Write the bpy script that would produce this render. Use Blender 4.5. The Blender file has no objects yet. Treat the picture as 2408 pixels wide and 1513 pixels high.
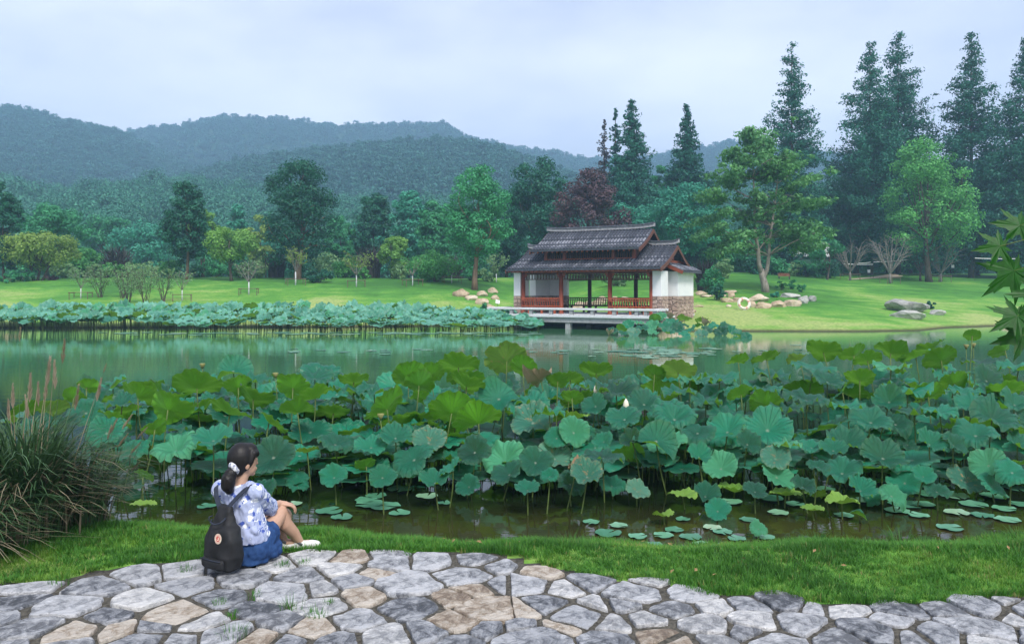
import bpy, bmesh, math, random
import numpy as np
from mathutils import Vector, Matrix, Euler, noise as mnoise
R = math.radians
random.seed(11)
rng = np.random.default_rng(11)
sc = bpy.context.scene
COL = sc.collection

# ------------------------------------------------------------------ camera
F, HY, CAMH, K = 804.0, 291.0, 2.25, 2.3516      # focal length in px of the 1024 frame, horizon row, eye height over the pond
cam_d = bpy.data.cameras.new('camera'); cam = bpy.data.objects.new('camera', cam_d); COL.objects.link(cam)
cam.location = (0, 0, CAMH); cam.rotation_euler = (R(90), 0, 0)
cam_d.sensor_width = 36; cam_d.lens = 36 * F / 1024; cam_d.shift_y = -(321.5 - HY) / 1024
cam_d.clip_start = 0.1; cam_d.clip_end = 5000
sc.camera = cam

# ------------------------------------------------------------------ sky, sun, exposure
SUN_EL, SUN_AZ = 50.0, 158.0        # azimuth from +Y (away from the camera) towards +X
w = bpy.data.worlds.new('World'); sc.world = w; w.use_nodes = True
nt = w.node_tree; nt.nodes.clear()
def N(tree, t, **kw):
    n = tree.nodes.new(t)
    for k, v in kw.items(): setattr(n, k, v)
    return n
out = N(nt, 'ShaderNodeOutputWorld'); bg = N(nt, 'ShaderNodeBackground'); bg.inputs[1].default_value = 0.13
sky = N(nt, 'ShaderNodeTexSky'); sky.sky_type = 'NISHITA'; sky.sun_disc = False
sky.sun_elevation = R(SUN_EL); sky.sun_rotation = R(SUN_AZ); sky.air_density = 1.2; sky.dust_density = 2.0; sky.ozone_density = 1.5
tc = N(nt, 'ShaderNodeTexCoord'); mp = N(nt, 'ShaderNodeMapping'); mp.inputs['Scale'].default_value = (1.3, 1.3, 3.2)
mp.inputs['Location'].default_value = (0.35, 0.2, 0.1)
nz = N(nt, 'ShaderNodeTexNoise'); nz.inputs['Scale'].default_value = 2.2; nz.inputs['Detail'].default_value = 6; nz.inputs['Roughness'].default_value = 0.5
cr = N(nt, 'ShaderNodeValToRGB')
cr.color_ramp.elements[0].position = 0.34; cr.color_ramp.elements[0].color = (2.18, 2.28, 2.82, 1)
cr.color_ramp.elements[1].position = 0.66; cr.color_ramp.elements[1].color = (3.48, 3.50, 3.86, 1)
mx = N(nt, 'ShaderNodeMix', data_type='RGBA'); mx.inputs[0].default_value = 0.95
nt.links.new(tc.outputs['Generated'], mp.inputs[0]); nt.links.new(mp.outputs[0], nz.inputs['Vector'])
nt.links.new(nz.outputs['Fac'], cr.inputs[0]); nt.links.new(sky.outputs[0], mx.inputs[6]); nt.links.new(cr.outputs[0], mx.inputs[7])
nt.links.new(mx.outputs[2], bg.inputs[0]); nt.links.new(bg.outputs[0], out.inputs[0])

sd = bpy.data.lights.new('sun', 'SUN'); sun = bpy.data.objects.new('sun', sd); COL.objects.link(sun)
sd.energy = 1.5; sd.angle = R(16); sd.color = (1.0, 0.965, 0.9)
az, el = R(SUN_AZ), R(SUN_EL)
sun_dir = Vector((math.sin(az) * math.cos(el), math.cos(az) * math.cos(el), math.sin(el)))
sun.rotation_euler = sun_dir.to_track_quat('Z', 'Y').to_euler(); sun.location = (0, 0, 60)

vs = sc.view_settings; vs.view_transform = 'Standard'; vs.look = 'None'; vs.gamma = 1.0; vs.use_curve_mapping = False; vs.exposure = 1.45
sc.render.engine = 'CYCLES'; cy = sc.cycles
cy.use_denoising = True; cy.max_bounces = 6; cy.diffuse_bounces = 3; cy.glossy_bounces = 3; cy.transmission_bounces = 3
cy.transparent_max_bounces = 6; cy.volume_bounces = 2; cy.caustics_reflective = False; cy.caustics_refractive = False
cy.sample_clamp_indirect = 6.0

# ------------------------------------------------------------------ helpers
def P(dx, dy, Y):
    """a point of the photograph (2408 px wide copy) at depth Y"""
    return Vector(((dx / K - 512) / F * Y, Y, CAMH - (dy / K - HY) / F * Y))
def PXM(Y): return Y / F / K          # metres per pixel of that copy at depth Y

def tag(o, label=None, cat=None, group=None, kind=None):
    if label: o['label'] = label
    if cat: o['category'] = cat
    if group: o['group'] = group
    if kind: o['kind'] = kind
    return o
def link(name, me, mat=None, parent=None, loc=None, rot=None):
    o = bpy.data.objects.new(name, me); COL.objects.link(o)
    if mat is not None and me is not None and not me.materials:
        for m in (mat if isinstance(mat, (list, tuple)) else [mat]): me.materials.append(m)
    if parent is not None: o.parent = parent
    if loc is not None: o.location = loc
    if rot is not None: o.rotation_euler = rot
    return o
def empty(name, loc=(0, 0, 0), rz=0, label=None, cat=None, group=None):
    o = bpy.data.objects.new(name, None); COL.objects.link(o); o.location = loc; o.rotation_euler = (0, 0, rz)
    o.empty_display_size = 0.1
    return tag(o, label, cat, group)
def npmesh(name, v, f, smooth=False, mi=None):
    """mesh from arrays; f is an (n,3) or (n,4) array, or a list of polygons"""
    me = bpy.data.meshes.new(name)
    if isinstance(f, np.ndarray):
        v = np.asarray(v, np.float32); n, k = f.shape
        me.vertices.add(len(v)); me.vertices.foreach_set('co', v.ravel())
        me.loops.add(n * k); me.loops.foreach_set('vertex_index', f.astype(np.int32).ravel())
        me.polygons.add(n); me.polygons.foreach_set('loop_start', np.arange(0, n * k, k, dtype=np.int32))
        me.polygons.foreach_set('loop_total', np.full(n, k, np.int32))
    else:
        me.from_pydata([tuple(p) for p in v], [], f)
    if mi is not None: me.polygons.foreach_set('material_index', np.asarray(mi, np.int32))
    if smooth: me.polygons.foreach_set('use_smooth', np.ones(len(me.polygons), bool))
    me.update(); me.validate()
    return me
class MB:
    """collects simple solids into one mesh"""
    def __init__(s): s.v = []; s.f = []
    def add(s, v, f):
        b = len(s.v); s.v += [tuple(p) for p in v]; s.f += [tuple(i + b for i in q) for q in f]; return s
    def box(s, x0, x1, y0, y1, z0, z1):
        return s.add([(x0,y0,z0),(x1,y0,z0),(x1,y1,z0),(x0,y1,z0),(x0,y0,z1),(x1,y0,z1),(x1,y1,z1),(x0,y1,z1)],
              [(3,2,1,0),(4,5,6,7),(0,1,5,4),(1,2,6,5),(2,3,7,6),(3,0,4,7)])
    def bar(s, a, b, w, h=None, up=(0,0,1)):
        a, b = Vector(a), Vector(b); h = h or w; d = (b - a).normalized(); u = Vector(up)
        if abs(d.dot(u)) > .98: u = Vector((0, 1, 0))
        x = d.cross(u).normalized(); y = x.cross(d).normalized()
        c = [x*-w/2+y*-h/2, x*w/2+y*-h/2, x*w/2+y*h/2, x*-w/2+y*h/2]
        return s.add([a+q for q in c]+[b+q for q in c], [(3,2,1,0),(4,5,6,7),(0,1,5,4),(1,2,6,5),(2,3,7,6),(3,0,4,7)])
    def tube(s, pts, rad, n=8, cap=True):
        pts = [Vector(p) for p in pts]; m = len(pts)
        if not hasattr(rad, '__len__'): rad = [rad] * m
        rings = []; px = None
        for i, p in enumerate(pts):
            d = (pts[min(i+1, m-1)] - pts[max(i-1, 0)]).normalized()
            if px is None:
                px = d.cross(Vector((0,0,1)) if abs(d.z) < .9 else Vector((1,0,0))).normalized()
            else:
                px = (px - d * px.dot(d)).normalized()
            py = d.cross(px)
            rings.append([p + (px*math.cos(2*math.pi*k/n) + py*math.sin(2*math.pi*k/n)) * rad[i] for k in range(n)])
        v = [q for r in rings for q in r]; f = []
        for i in range(m-1):
            for k in range(n):
                a, b = i*n+k, i*n+(k+1)%n; f.append((a, b, b+n, a+n))
        if cap: f.append(tuple(range(n-1, -1, -1))); f.append(tuple(range((m-1)*n, m*n)))
        return s.add(v, f)
    def loft(s, rings, cap=True):
        n = len(rings[0]); v = [q for r in rings for q in r]; f = []
        for i in range(len(rings)-1):
            for k in range(n):
                a, b = i*n+k, i*n+(k+1)%n; f.append((a, b, b+n, a+n))
        if cap: f.append(tuple(range(n-1, -1, -1))); f.append(tuple(range((len(rings)-1)*n, len(rings)*n)))
        return s.add(v, f)
    def mesh(s, name, smooth=False): return npmesh(name, s.v, s.f, smooth)
    def build(s, name, mat, parent=None, smooth=False, loc=None):
        return link(name, s.mesh(name, smooth), mat, parent, loc)
def bevel(o, w=0.01, seg=1):
    m = o.modifiers.new('bevel', 'BEVEL'); m.width = w; m.segments = seg; m.limit_method = 'ANGLE'; return o

# ------------------------------------------------------------------ materials
def newmat(name):
    m = bpy.data.materials.new(name); m.use_nodes = True; t = m.node_tree; t.nodes.clear()
    o = N(t, 'ShaderNodeOutputMaterial'); return m, t, o
def ramp(t, fac, stops):
    r = N(t, 'ShaderNodeValToRGB'); e = r.color_ramp.elements
    e[0].position, e[0].color = stops[0][0], (*stops[0][1], 1); e[1].position, e[1].color = stops[-1][0], (*stops[-1][1], 1)
    for p, c in stops[1:-1]:
        q = e.new(p); q.color = (*c, 1)
    t.links.new(fac, r.inputs[0]); return r.outputs[0]
def noise(t, scale, detail=3, rough=.5, vec=None, sc3=None, dist=0):
    n = N(t, 'ShaderNodeTexNoise'); n.inputs['Scale'].default_value = scale; n.inputs['Detail'].default_value = detail
    n.inputs['Roughness'].default_value = rough; n.inputs['Distortion'].default_value = dist
    if vec is None:
        vec = N(t, 'ShaderNodeTexCoord').outputs['Object']
    if sc3:
        m = N(t, 'ShaderNodeMapping'); m.inputs['Scale'].default_value = sc3; t.links.new(vec, m.inputs[0]); vec = m.outputs[0]
    t.links.new(vec, n.inputs['Vector']); return n.outputs['Fac']
def mix(t, fac, a, b, mode='MIX'):
    m = N(t, 'ShaderNodeMix', data_type='RGBA', blend_type=mode)
    for i, s in ((0, fac), (6, a), (7, b)):
        if isinstance(s, (int, float)): m.inputs[i].default_value = s
        elif isinstance(s, tuple): m.inputs[i].default_value = (*s, 1)
        else: t.links.new(s, m.inputs[i])
    return m.outputs[2]
def math_(t, op, a, b=None, c=None, clamp=False):
    m = N(t, 'ShaderNodeMath', operation=op); m.use_clamp = clamp
    for i, s in enumerate((a, b, c)):
        if s is None: continue
        if isinstance(s, (int, float)): m.inputs[i].default_value = s
        else: t.links.new(s, m.inputs[i])
    return m.outputs[0]
def mrange(t, v, a, b, c=0, d=1):
    m = N(t, 'ShaderNodeMapRange'); t.links.new(v, m.inputs[0])
    for i, x in enumerate((a, b, c, d)): m.inputs[i+1].default_value = x
    return m.outputs[0]
def principled(t, col, rough=.6, spec=.4, bump=None, bump_d=.01, bump_s=.5, sheen=0.):
    p = N(t, 'ShaderNodeBsdfPrincipled')
    if isinstance(col, tuple): p.inputs['Base Color'].default_value = (*col, 1)
    else: t.links.new(col, p.inputs['Base Color'])
    if isinstance(rough, (int, float)): p.inputs['Roughness'].default_value = rough
    else: t.links.new(rough, p.inputs['Roughness'])
    p.inputs['Specular IOR Level'].default_value = spec
    if sheen: p.inputs['Sheen Weight'].default_value = sheen; p.inputs['Sheen Roughness'].default_value = .35; p.inputs['Sheen Tint'].default_value = (.75, .92, 1, 1)
    if bump is not None:
        b = N(t, 'ShaderNodeBump'); b.inputs['Distance'].default_value = bump_d; b.inputs['Strength'].default_value = bump_s
        t.links.new(bump, b.inputs['Height']); t.links.new(b.outputs[0], p.inputs['Normal'])
    return p
def simple(name, c1, c2=None, scale=5, rough=.6, spec=.4, bump_d=.005, bump_s=.4, sc3=None, detail=4):
    m, t, o = newmat(name); nf = noise(t, scale, detail, .6, sc3=sc3)
    col = ramp(t, nf, [(.3, c1), (.7, c2 or c1)])
    p = principled(t, col, rough, spec, nf, bump_d, bump_s); t.links.new(p.outputs[0], o.inputs[0]); return m
def leafmat(name, dark, light, trans=.25, rough=.55, nscale=.5, spec=.3):
    """foliage: colour varies leaf by leaf, clump by clump and plant by plant"""
    m, t, o = newmat(name)
    isl = N(t, 'ShaderNodeNewGeometry').outputs['Random Per Island']; nf = noise(t, nscale, 2)
    ob = N(t, 'ShaderNodeObjectInfo').outputs['Random']
    a = math_(t, 'MULTIPLY_ADD', isl, .5, math_(t, 'MULTIPLY_ADD', ob, .3, math_(t, 'MULTIPLY_ADD', nf, 1.6, -.70)))
    col = mix(t, a, dark, light); t.nodes[-1].clamp_factor = True
    p = principled(t, col, rough, spec)
    tr = N(t, 'ShaderNodeBsdfTranslucent'); t.links.new(mix(t, .5, col, tuple(light)), tr.inputs[0])
    ms = N(t, 'ShaderNodeMixShader'); ms.inputs[0].default_value = trans
    t.links.new(p.outputs[0], ms.inputs[1]); t.links.new(tr.outputs[0], ms.inputs[2]); t.links.new(ms.outputs[0], o.inputs[0])
    return m

M = {}
M['bark'] = simple('bark', (.05,.04,.032), (.13,.105,.085), 9, .9, .2, .03, .8, (1,1,.25))
M['bark_pale'] = simple('bark_pale', (.17,.15,.125), (.36,.32,.27), 7, .85, .2, .02, .6, (1,1,.35))
M['bark_red'] = simple('bark_red', (.12,.075,.05), (.24,.16,.11), 8, .85, .2, .02, .6, (1,1,.3))
M['limewash'] = simple('limewash', (.45,.47,.5), (.7,.7,.72), 12, .8, .2)
M['twig'] = simple('twig', (.12,.11,.10), (.27,.25,.23), 12, .85, .2)
M['leaf_dark'] = leafmat('leaf_dark', (0.010,0.074,0.048), (0.030,0.185,0.099))
M['leaf_mid'] = leafmat('leaf_mid', (0.025,0.166,0.077), (0.074,0.374,0.145))
M['leaf_teal'] = leafmat('leaf_teal', (0.023,0.168,0.116), (0.066,0.370,0.227))
M['leaf_light'] = leafmat('leaf_light', (0.075,0.213,0.051), (0.235,0.466,0.091), .3)
M['leaf_yellow'] = leafmat('leaf_yellow', (0.119,0.218,0.041), (0.298,0.435,0.089), .3)
M['leaf_fresh'] = leafmat('leaf_fresh', (0.039,0.197,0.058), (0.134,0.439,0.103), .3)
M['leaf_pale'] = leafmat('leaf_pale', (0.107,0.234,0.102), (0.262,0.443,0.184), .3)
M['leaf_purple'] = leafmat('leaf_purple', (0.045,0.030,0.039), (0.142,0.075,0.083), .15)
M['leaf_conifer'] = leafmat('leaf_conifer', (0.008,0.082,0.060), (0.031,0.188,0.113), .2, nscale=.35)
M['leaf_brown'] = leafmat('leaf_brown', (0.030,0.026,0.031), (0.108,0.093,0.093), .1)
M['leaf_forest'] = leafmat('leaf_forest', (0.018,0.085,0.075), (0.062,0.230,0.170), .2, nscale=.25)
M['rail_wood'] = simple('rail_wood', (.26,.050,.016), (.42,.095,.032), 14, .5, .4, .002, .3, (1,1,.2))

# ------------------------------------------------------------------ terrain
SHX = np.array([-400,-60,-30,-8,0,5,7.4,8.5,9.8,13,19,23,26.7,30,35,60,120,400.])
SHY = np.array([48,48.5,49.5,51.3,53.5,53.5,48.6,45.7,45.4,45.4,44.9,45.9,49.7,51.4,54.8,62,70,75.])
def shore(x): return np.interp(x, SHX, SHY)
def near_edge(x):
    x = np.asarray(x, float)
    return np.interp(x, [-30,-6,-3.0,-1.5,0,2,4,6,30], [7.9,7.7,7.55,7.3,7.05,7.0,7.1,7.5,8.2]) + .05*np.sin(x*3.1) + .035*np.sin(x*7.7+1)
def vnoise(x, y, s, seed=0.):
    x = np.asarray(x, float)*s + seed; y = np.asarray(y, float)*s + seed*1.7
    return (np.sin(x*1.0+1.3*np.sin(y*.7))+np.sin(y*1.1+1.7*np.sin(x*.6+1))+.5*np.sin(x*2.3+y*1.9)+.5*np.sin(x*1.7-y*2.7+2))/3.
def terrain(x, y):
    x = np.asarray(x, float); y = np.asarray(y, float)
    d = y - shore(x); rt = np.clip((x + 6) / 18, 0, 1); rt = rt*rt*(3-2*rt)
    hm = 3.65*(1-rt) + 4.95*rt; L = 25*(1-rt) + 46*rt
    t = np.clip(d, 0, 400) / L; k = 7.
    s = -np.log(np.exp(-k*np.clip(t,0,6)) + np.exp(-k)) / k + math.log(1+math.exp(-k))/k
    crest = -.35*np.clip((t-1.15)/.5, 0, 1)
    zf = np.where(d > 0, .07 + hm*s + crest + .10*vnoise(x, y, .17)*np.clip(d/6, 0, 1) + np.clip(d-130,0,None)*.02, np.clip(d*.35, -.9, 0))
    dn = near_edge(x) - y
    zn = np.where(dn > 0, np.clip(.02 + .30*dn, 0, .31) , np.clip(dn*.28, -.9, 0))
    return np.maximum(zf, zn)
def tz(x, y): return float(terrain(x, y))
def hit(dx, dy, y0=44, y1=140):
    """where the ray through a pixel of the photograph meets the far lawn"""
    ys = np.linspace(y0, y1, 1500); X = (dx/K-512)/F*ys; Z = CAMH-(dy/K-HY)/F*ys
    g = terrain(X, ys) - Z; i = int(np.argmax(g > 0)) if (g > 0).any() else len(ys)-1
    return Vector((X[i], ys[i], float(terrain(X[i], ys[i]))))

def grid_mesh(name, xs, ys, zf, smooth=True):
    X, Y = np.meshgrid(xs, ys); Z = zf(X, Y); v = np.stack([X, Y, Z], -1).reshape(-1, 3); nx = len(xs)
    i = (np.arange(len(ys)-1)[:, None]*nx + np.arange(nx-1)[None]).ravel()
    return npmesh(name, v, np.stack([i, i+1, i+1+nx, i+nx], 1), smooth)

# lawn material: mown grass, drier towards the water, with soft patches
m, t, o = newmat('lawn'); M['lawn'] = m
geo = N(t, 'ShaderNodeNewGeometry'); pos = geo.outputs['Position']
sep = N(t, 'ShaderNodeSeparateXYZ'); t.links.new(pos, sep.inputs[0])
n1 = noise(t, .11, 4, .6, pos, (1,.55,1)); n2 = noise(t, .55, 4, .65, pos, (.6,1.2,1)); n3 = noise(t, 6, 3, .6, pos)
low = mrange(t, sep.outputs[2], .1, 3.4, .28, -.16)
a = math_(t, 'ADD', math_(t, 'MULTIPLY_ADD', n2, .8, math_(t, 'MULTIPLY_ADD', n1, 1.5, -.78)), low)
n4 = noise(t, 2.2, 5, .75, pos, (.7,1.6,1)); a = math_(t, 'MULTIPLY_ADD', n4, .5, math_(t, 'SUBTRACT', a, .25))
col = ramp(t, a, [(.16, (.040,.150,.024)), (.40, (.090,.275,.036)), (.56, (.19,.36,.062)), (.72, (.34,.41,.135))])
col = mix(t, mrange(t, n3, .38, .66, 0, .55), col, (.05,.14,.025), 'MIX')
wet = mrange(t, sep.outputs[2], .02, .16, 1, 0)
col = mix(t, wet, col, (.055,.05,.022))
far = mrange(t, sep.outputs[1], 110, 150, 0, 1); col = mix(t, far, col, (.02,.07,.03))
p = principled(t, col, .9, .15, n3, .05, .5); t.links.new(p.outputs[0], o.inputs[0])

xs = np.unique(np.concatenate([-np.geomspace(45, 1500, 16), np.arange(-45, 46, .75), np.geomspace(45, 1500, 16)]))
ys = np.unique(np.concatenate([np.arange(-40, 2, 6.), np.arange(2, 9.2, .1), np.arange(10, 42, 2.), np.arange(43, 112, .8), np.geomspace(112, 1800, 24)]))
ground = link('ground', grid_mesh('ground', xs, ys, terrain), M['lawn']); tag(ground, 'sloping green lawn round the lotus pond', kind='structure')

# bare soil bank at the pond's near edge is the ground itself under the grass strip; the pond
m, t, o = newmat('pond_water'); M['water'] = m
pos = N(t, 'ShaderNodeNewGeometry').outputs['Position']; sep = N(t, 'ShaderNodeSeparateXYZ'); t.links.new(pos, sep.inputs[0])
nb = noise(t, 1.1, 3, .5, pos, (.5, 1.6, 1)); nb2 = noise(t, 7, 2, .5, pos, (.6, 1.4, 1))
silt = noise(t, 1.6, 4, .6, pos)
shallow = math_(t, 'MULTIPLY', mrange(t, sep.outputs[1], 8.6, 7.1, 0, 1), mrange(t, silt, .3, .7, .45, 1))
deep = mix(t, mrange(t, sep.outputs[1], 15, 22, 0, 1), (.007,.013,.005), (.046,.150,.062)); col = mix(t, shallow, deep, (.050,.040,.013))
p = principled(t, col, .04, .5); p.inputs['IOR'].default_value = 1.33
b1 = N(t, 'ShaderNodeBump'); b1.inputs['Distance'].default_value = .010; b1.inputs['Strength'].default_value = .32
t.links.new(math_(t, 'MULTIPLY_ADD', nb2, .35, nb), b1.inputs['Height']); t.links.new(b1.outputs[0], p.inputs['Normal'])
t.links.new(p.outputs[0], o.inputs[0])
water = link('water', grid_mesh('water', np.linspace(-160, 160, 9), np.linspace(6.2, 85, 9), lambda X, Y: X*0.), M['water'])
tag(water, 'still green pond water mirroring trees and pavilion', kind='structure')

# ------------------------------------------------------------------ leaf clouds
def leaves_at(pos, nrm, size, r, asp=.62):
    """one folded-rhombus leaf per position: (n,3) centres and normals -> verts, quads"""
    n = len(pos); nrm = nrm / (np.linalg.norm(nrm, axis=1, keepdims=True) + 1e-9)
    t0 = r.normal(size=(n, 3)); t1 = t0 - nrm * (t0*nrm).sum(1, keepdims=True); t1 /= np.linalg.norm(t1, axis=1, keepdims=True) + 1e-9
    t2 = np.cross(nrm, t1); s = (size * r.uniform(.65, 1.35, (n, 1)) if np.isscalar(size) else size[:, None] * r.uniform(.7, 1.3, (n, 1)))
    bend = nrm * s * .12
    v = np.stack([pos - t1*s*.55 - bend, pos + t2*s*.5*asp, pos + t1*s*.55 - bend, pos - t2*s*.5*asp], 1).reshape(-1, 3)
    return v, np.arange(n*4).reshape(-1, 4)
def clump_leaves(cl, per, size, r, up=.35, flat=.75, shell=.55):
    """cl: (n,4) clump centres and radii"""
    n = len(cl); cnt = np.maximum(3, (per * (cl[:, 3]/cl[:, 3].mean())**1.7).astype(int)); idx = np.repeat(np.arange(n), cnt)
    d = r.normal(size=(len(idx), 3)); d[:, 2] += .25; d /= np.linalg.norm(d, axis=1, keepdims=True)
    rad = cl[idx, 3:4] * r.uniform(shell, 1.08, (len(idx), 1))
    pos = cl[idx, :3] + d * rad * np.array([1, 1, flat])
    nrm = d + r.normal(size=d.shape)*.45; nrm[:, 2] += up
    return leaves_at(pos, nrm, size, r)
def broad_clumps(r, n, W, Hh, z0, crad, shape='round', jitter=.12):
    """clump centres in a crown of width W and height Hh standing on z0"""
    out = []
    while len(out) < n:
        u = r.uniform(-1, 1, 3)
        q = np.linalg.norm(u)
        if q > 1 or q < .42 and r.random() < .75: continue
        h = (u[2] + 1) / 2
        if shape == 'round': k = 1.0
        elif shape == 'ovoid': k = 1.12 - .38*h + .1*math.sin(h*9)
        elif shape == 'pyramid': k = (1.25 - .95*h)
        elif shape == 'vase': k = .55 + .7*h
        elif shape == 'dome': k = 1.1 if h > .3 else .9
        x, y = u[0]*W/2*k, u[1]*W/2*k
        out.append((x + r.normal()*jitter*W*.1, y + r.normal()*jitter*W*.1, z0 + h*Hh, crad*r.uniform(.65, 1.3)))
    return np.array(out)
def limb_tube(mb, a, b, r0, r1, rr, bend=.12, n=6, seg=5):
    a, b = Vector(a), Vector(b); L = (b-a).length; pts = []
    off = Vector((rr.normal(), rr.normal(), abs(rr.normal())*.6)) * bend * L
    for i in range(seg+1):
        k = i/seg; pts.append(a.lerp(b, k) + off * math.sin(k*math.pi))
    mb.tube(pts, [r0 + (r1-r0)*(i/seg) for i in range(seg+1)], n)
def tree_meshes(seed, W, Ht, crown0, nclump, per, leaf, crad, shape, trunk_r, lean=0., limbs=14, split=1):
    """a broad-leaved tree standing on the origin: trunk mesh, crown mesh"""
    r = np.random.default_rng(seed); cl = broad_clumps(r, nclump, W, Ht-crown0, crown0, crad, shape)
    cl[:, 2] = np.minimum(cl[:, 2], Ht - cl[:, 3]*.6)
    v, f = clump_leaves(cl, per, leaf, r)
    crown = npmesh('crown', v, f)
    mb = MB(); tops = []
    for s in range(split):
        dx = lean + (s - (split-1)/2)*W*.16; top = Vector((dx*1.6, r.normal()*.15, crown0 + (Ht-crown0)*.62)); pts = []; rad = []
        base = Vector(((s-(split-1)/2)*trunk_r*1.4, 0, -.15))
        for i in range(8):
            k = i/7; p = base.lerp(top, k); p.x += math.sin(k*4+seed+s)*trunk_r*.7; p.y += math.cos(k*3+seed)*trunk_r*.5
            pts.append(p); rad.append(trunk_r/(split**.4)*(1.25 if i == 0 else 1.0)*(1-.78*k))
        mb.tube(pts, rad, 9); tops.append(pts)
    for i in range(limbs):
        c = cl[r.integers(len(cl))]; pts = tops[i % split]; k = r.uniform(.35, .9); q = pts[int(k*7)]
        limb_tube(mb, q, Vector(c[:3]), trunk_r*.38*(1.15-k), trunk_r*.07, r)
    return mb.mesh('trunk', True), crown
def conifer_meshes(seed, W, Ht, base0, nbr, per, leaf, gap=.0, trunk_r=.35):
    """tall narrow conifer with uneven upswept tiers"""
    r = np.random.default_rng(seed); cl = []; mb = MB()
    mb.tube([(0,0,-.2), (.05,0,Ht*.33), (0,.05,Ht*.66), (0,0,Ht*.985)], [trunk_r*1.2, trunk_r*.8, trunk_r*.4, .03], 8)
    bulge = r.uniform(0, 6.28, 4)
    for i in range(nbr):
        h = 1 - (1 - (i+.5)/nbr)**.82
        if r.random() < gap: continue
        h = min(.985, h + r.normal()*.008); a = r.uniform(0, 6.283)
        env = min(1., (1-h)/.60)**.92 + .03; env *= 1 + .13*math.sin(h*23+bulge[0]) + .10*math.sin(h*41+a+bulge[1])
        if h < .18: env *= .78 + h*1.2
        L = W/2*env*r.uniform(.78, 1.06); z = base0 + (Ht-base0)*h
        rise = L*r.uniform(-.12, .30)*(1 if h < .6 else 1.6)
        e = Vector((math.cos(a)*L, math.sin(a)*L, z + rise))
        mb.tube([(0,0,z), (e.x*.5, e.y*.5, z+rise*.35), e], [trunk_r*.16*(1.1-h)+.01, trunk_r*.1*(1.1-h)+.008, .006], 4, False)
        for q in np.linspace(.28, 1, max(2, int(2 + L*1.25))):
            cr_ = (.40 + .50*min(1, (1-h)*1.5))*(1.15-.40*q)*W/7.0
            cl.append((e.x*q+r.normal()*.1, e.y*q+r.normal()*.1, z + rise*q*q - .12*cr_, cr_*r.uniform(.75, 1.25)))
    cl.append((0,0,Ht-.25,.22)); cl = np.array(cl)
    v, f = clump_leaves(cl, per, leaf, r, up=.2, flat=.85, shell=.15)
    return mb.mesh('trunk', True), npmesh('crown', v, f)

def gn_scatter(name, pts, scl, rot, idx, protos):
    """many copies of a few prototype meshes as ONE object (grass, far woods)"""
    c = bpy.data.collections.new(name + '_kinds')
    for i, (me, mt) in enumerate(protos):
        ob = bpy.data.objects.new('%s_kind_%02d' % (name, i), me); c.objects.link(ob)
        if mt is not None and not me.materials: me.materials.append(mt)
    me = bpy.data.meshes.new(name); me.vertices.add(len(pts)); me.vertices.foreach_set('co', np.asarray(pts, np.float32).ravel())
    for nm, ty, arr, fld in (('scl', 'FLOAT_VECTOR', scl, 'vector'), ('rot', 'FLOAT_VECTOR', rot, 'vector'), ('idx', 'INT', idx, 'value')):
        at = me.attributes.new(nm, ty, 'POINT'); at.data.foreach_set(fld, np.ascontiguousarray(arr, np.int32 if ty == 'INT' else np.float32).ravel())
    o = bpy.data.objects.new(name, me); COL.objects.link(o)
    g = bpy.data.node_groups.new(name, 'GeometryNodeTree')
    g.interface.new_socket('Geometry', in_out='INPUT', socket_type='NodeSocketGeometry'); g.interface.new_socket('Geometry', in_out='OUTPUT', socket_type='NodeSocketGeometry')
    gi, go = N(g, 'NodeGroupInput'), N(g, 'NodeGroupOutput'); ci = N(g, 'GeometryNodeCollectionInfo')
    ci.inputs['Collection'].default_value = c; ci.inputs['Separate Children'].default_value = True; ci.inputs['Reset Children'].default_value = True
    ip = N(g, 'GeometryNodeInstanceOnPoints'); ip.inputs['Pick Instance'].default_value = True
    def att(nm, ty):
        a = N(g, 'GeometryNodeInputNamedAttribute', data_type=ty); a.inputs['Name'].default_value = nm; return a.outputs[0]
    L = g.links.new
    L(gi.outputs[0], ip.inputs['Points']); L(ci.outputs[0], ip.inputs['Instance']); L(att('idx', 'INT'), ip.inputs['Instance Index'])
    L(att('rot', 'FLOAT_VECTOR'), ip.inputs['Rotation']); L(att('scl', 'FLOAT_VECTOR'), ip.inputs['Scale']); L(ip.outputs[0], go.inputs[0])
    md = o.modifiers.new('scatter', 'NODES'); md.node_group = g
    return o

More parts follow.
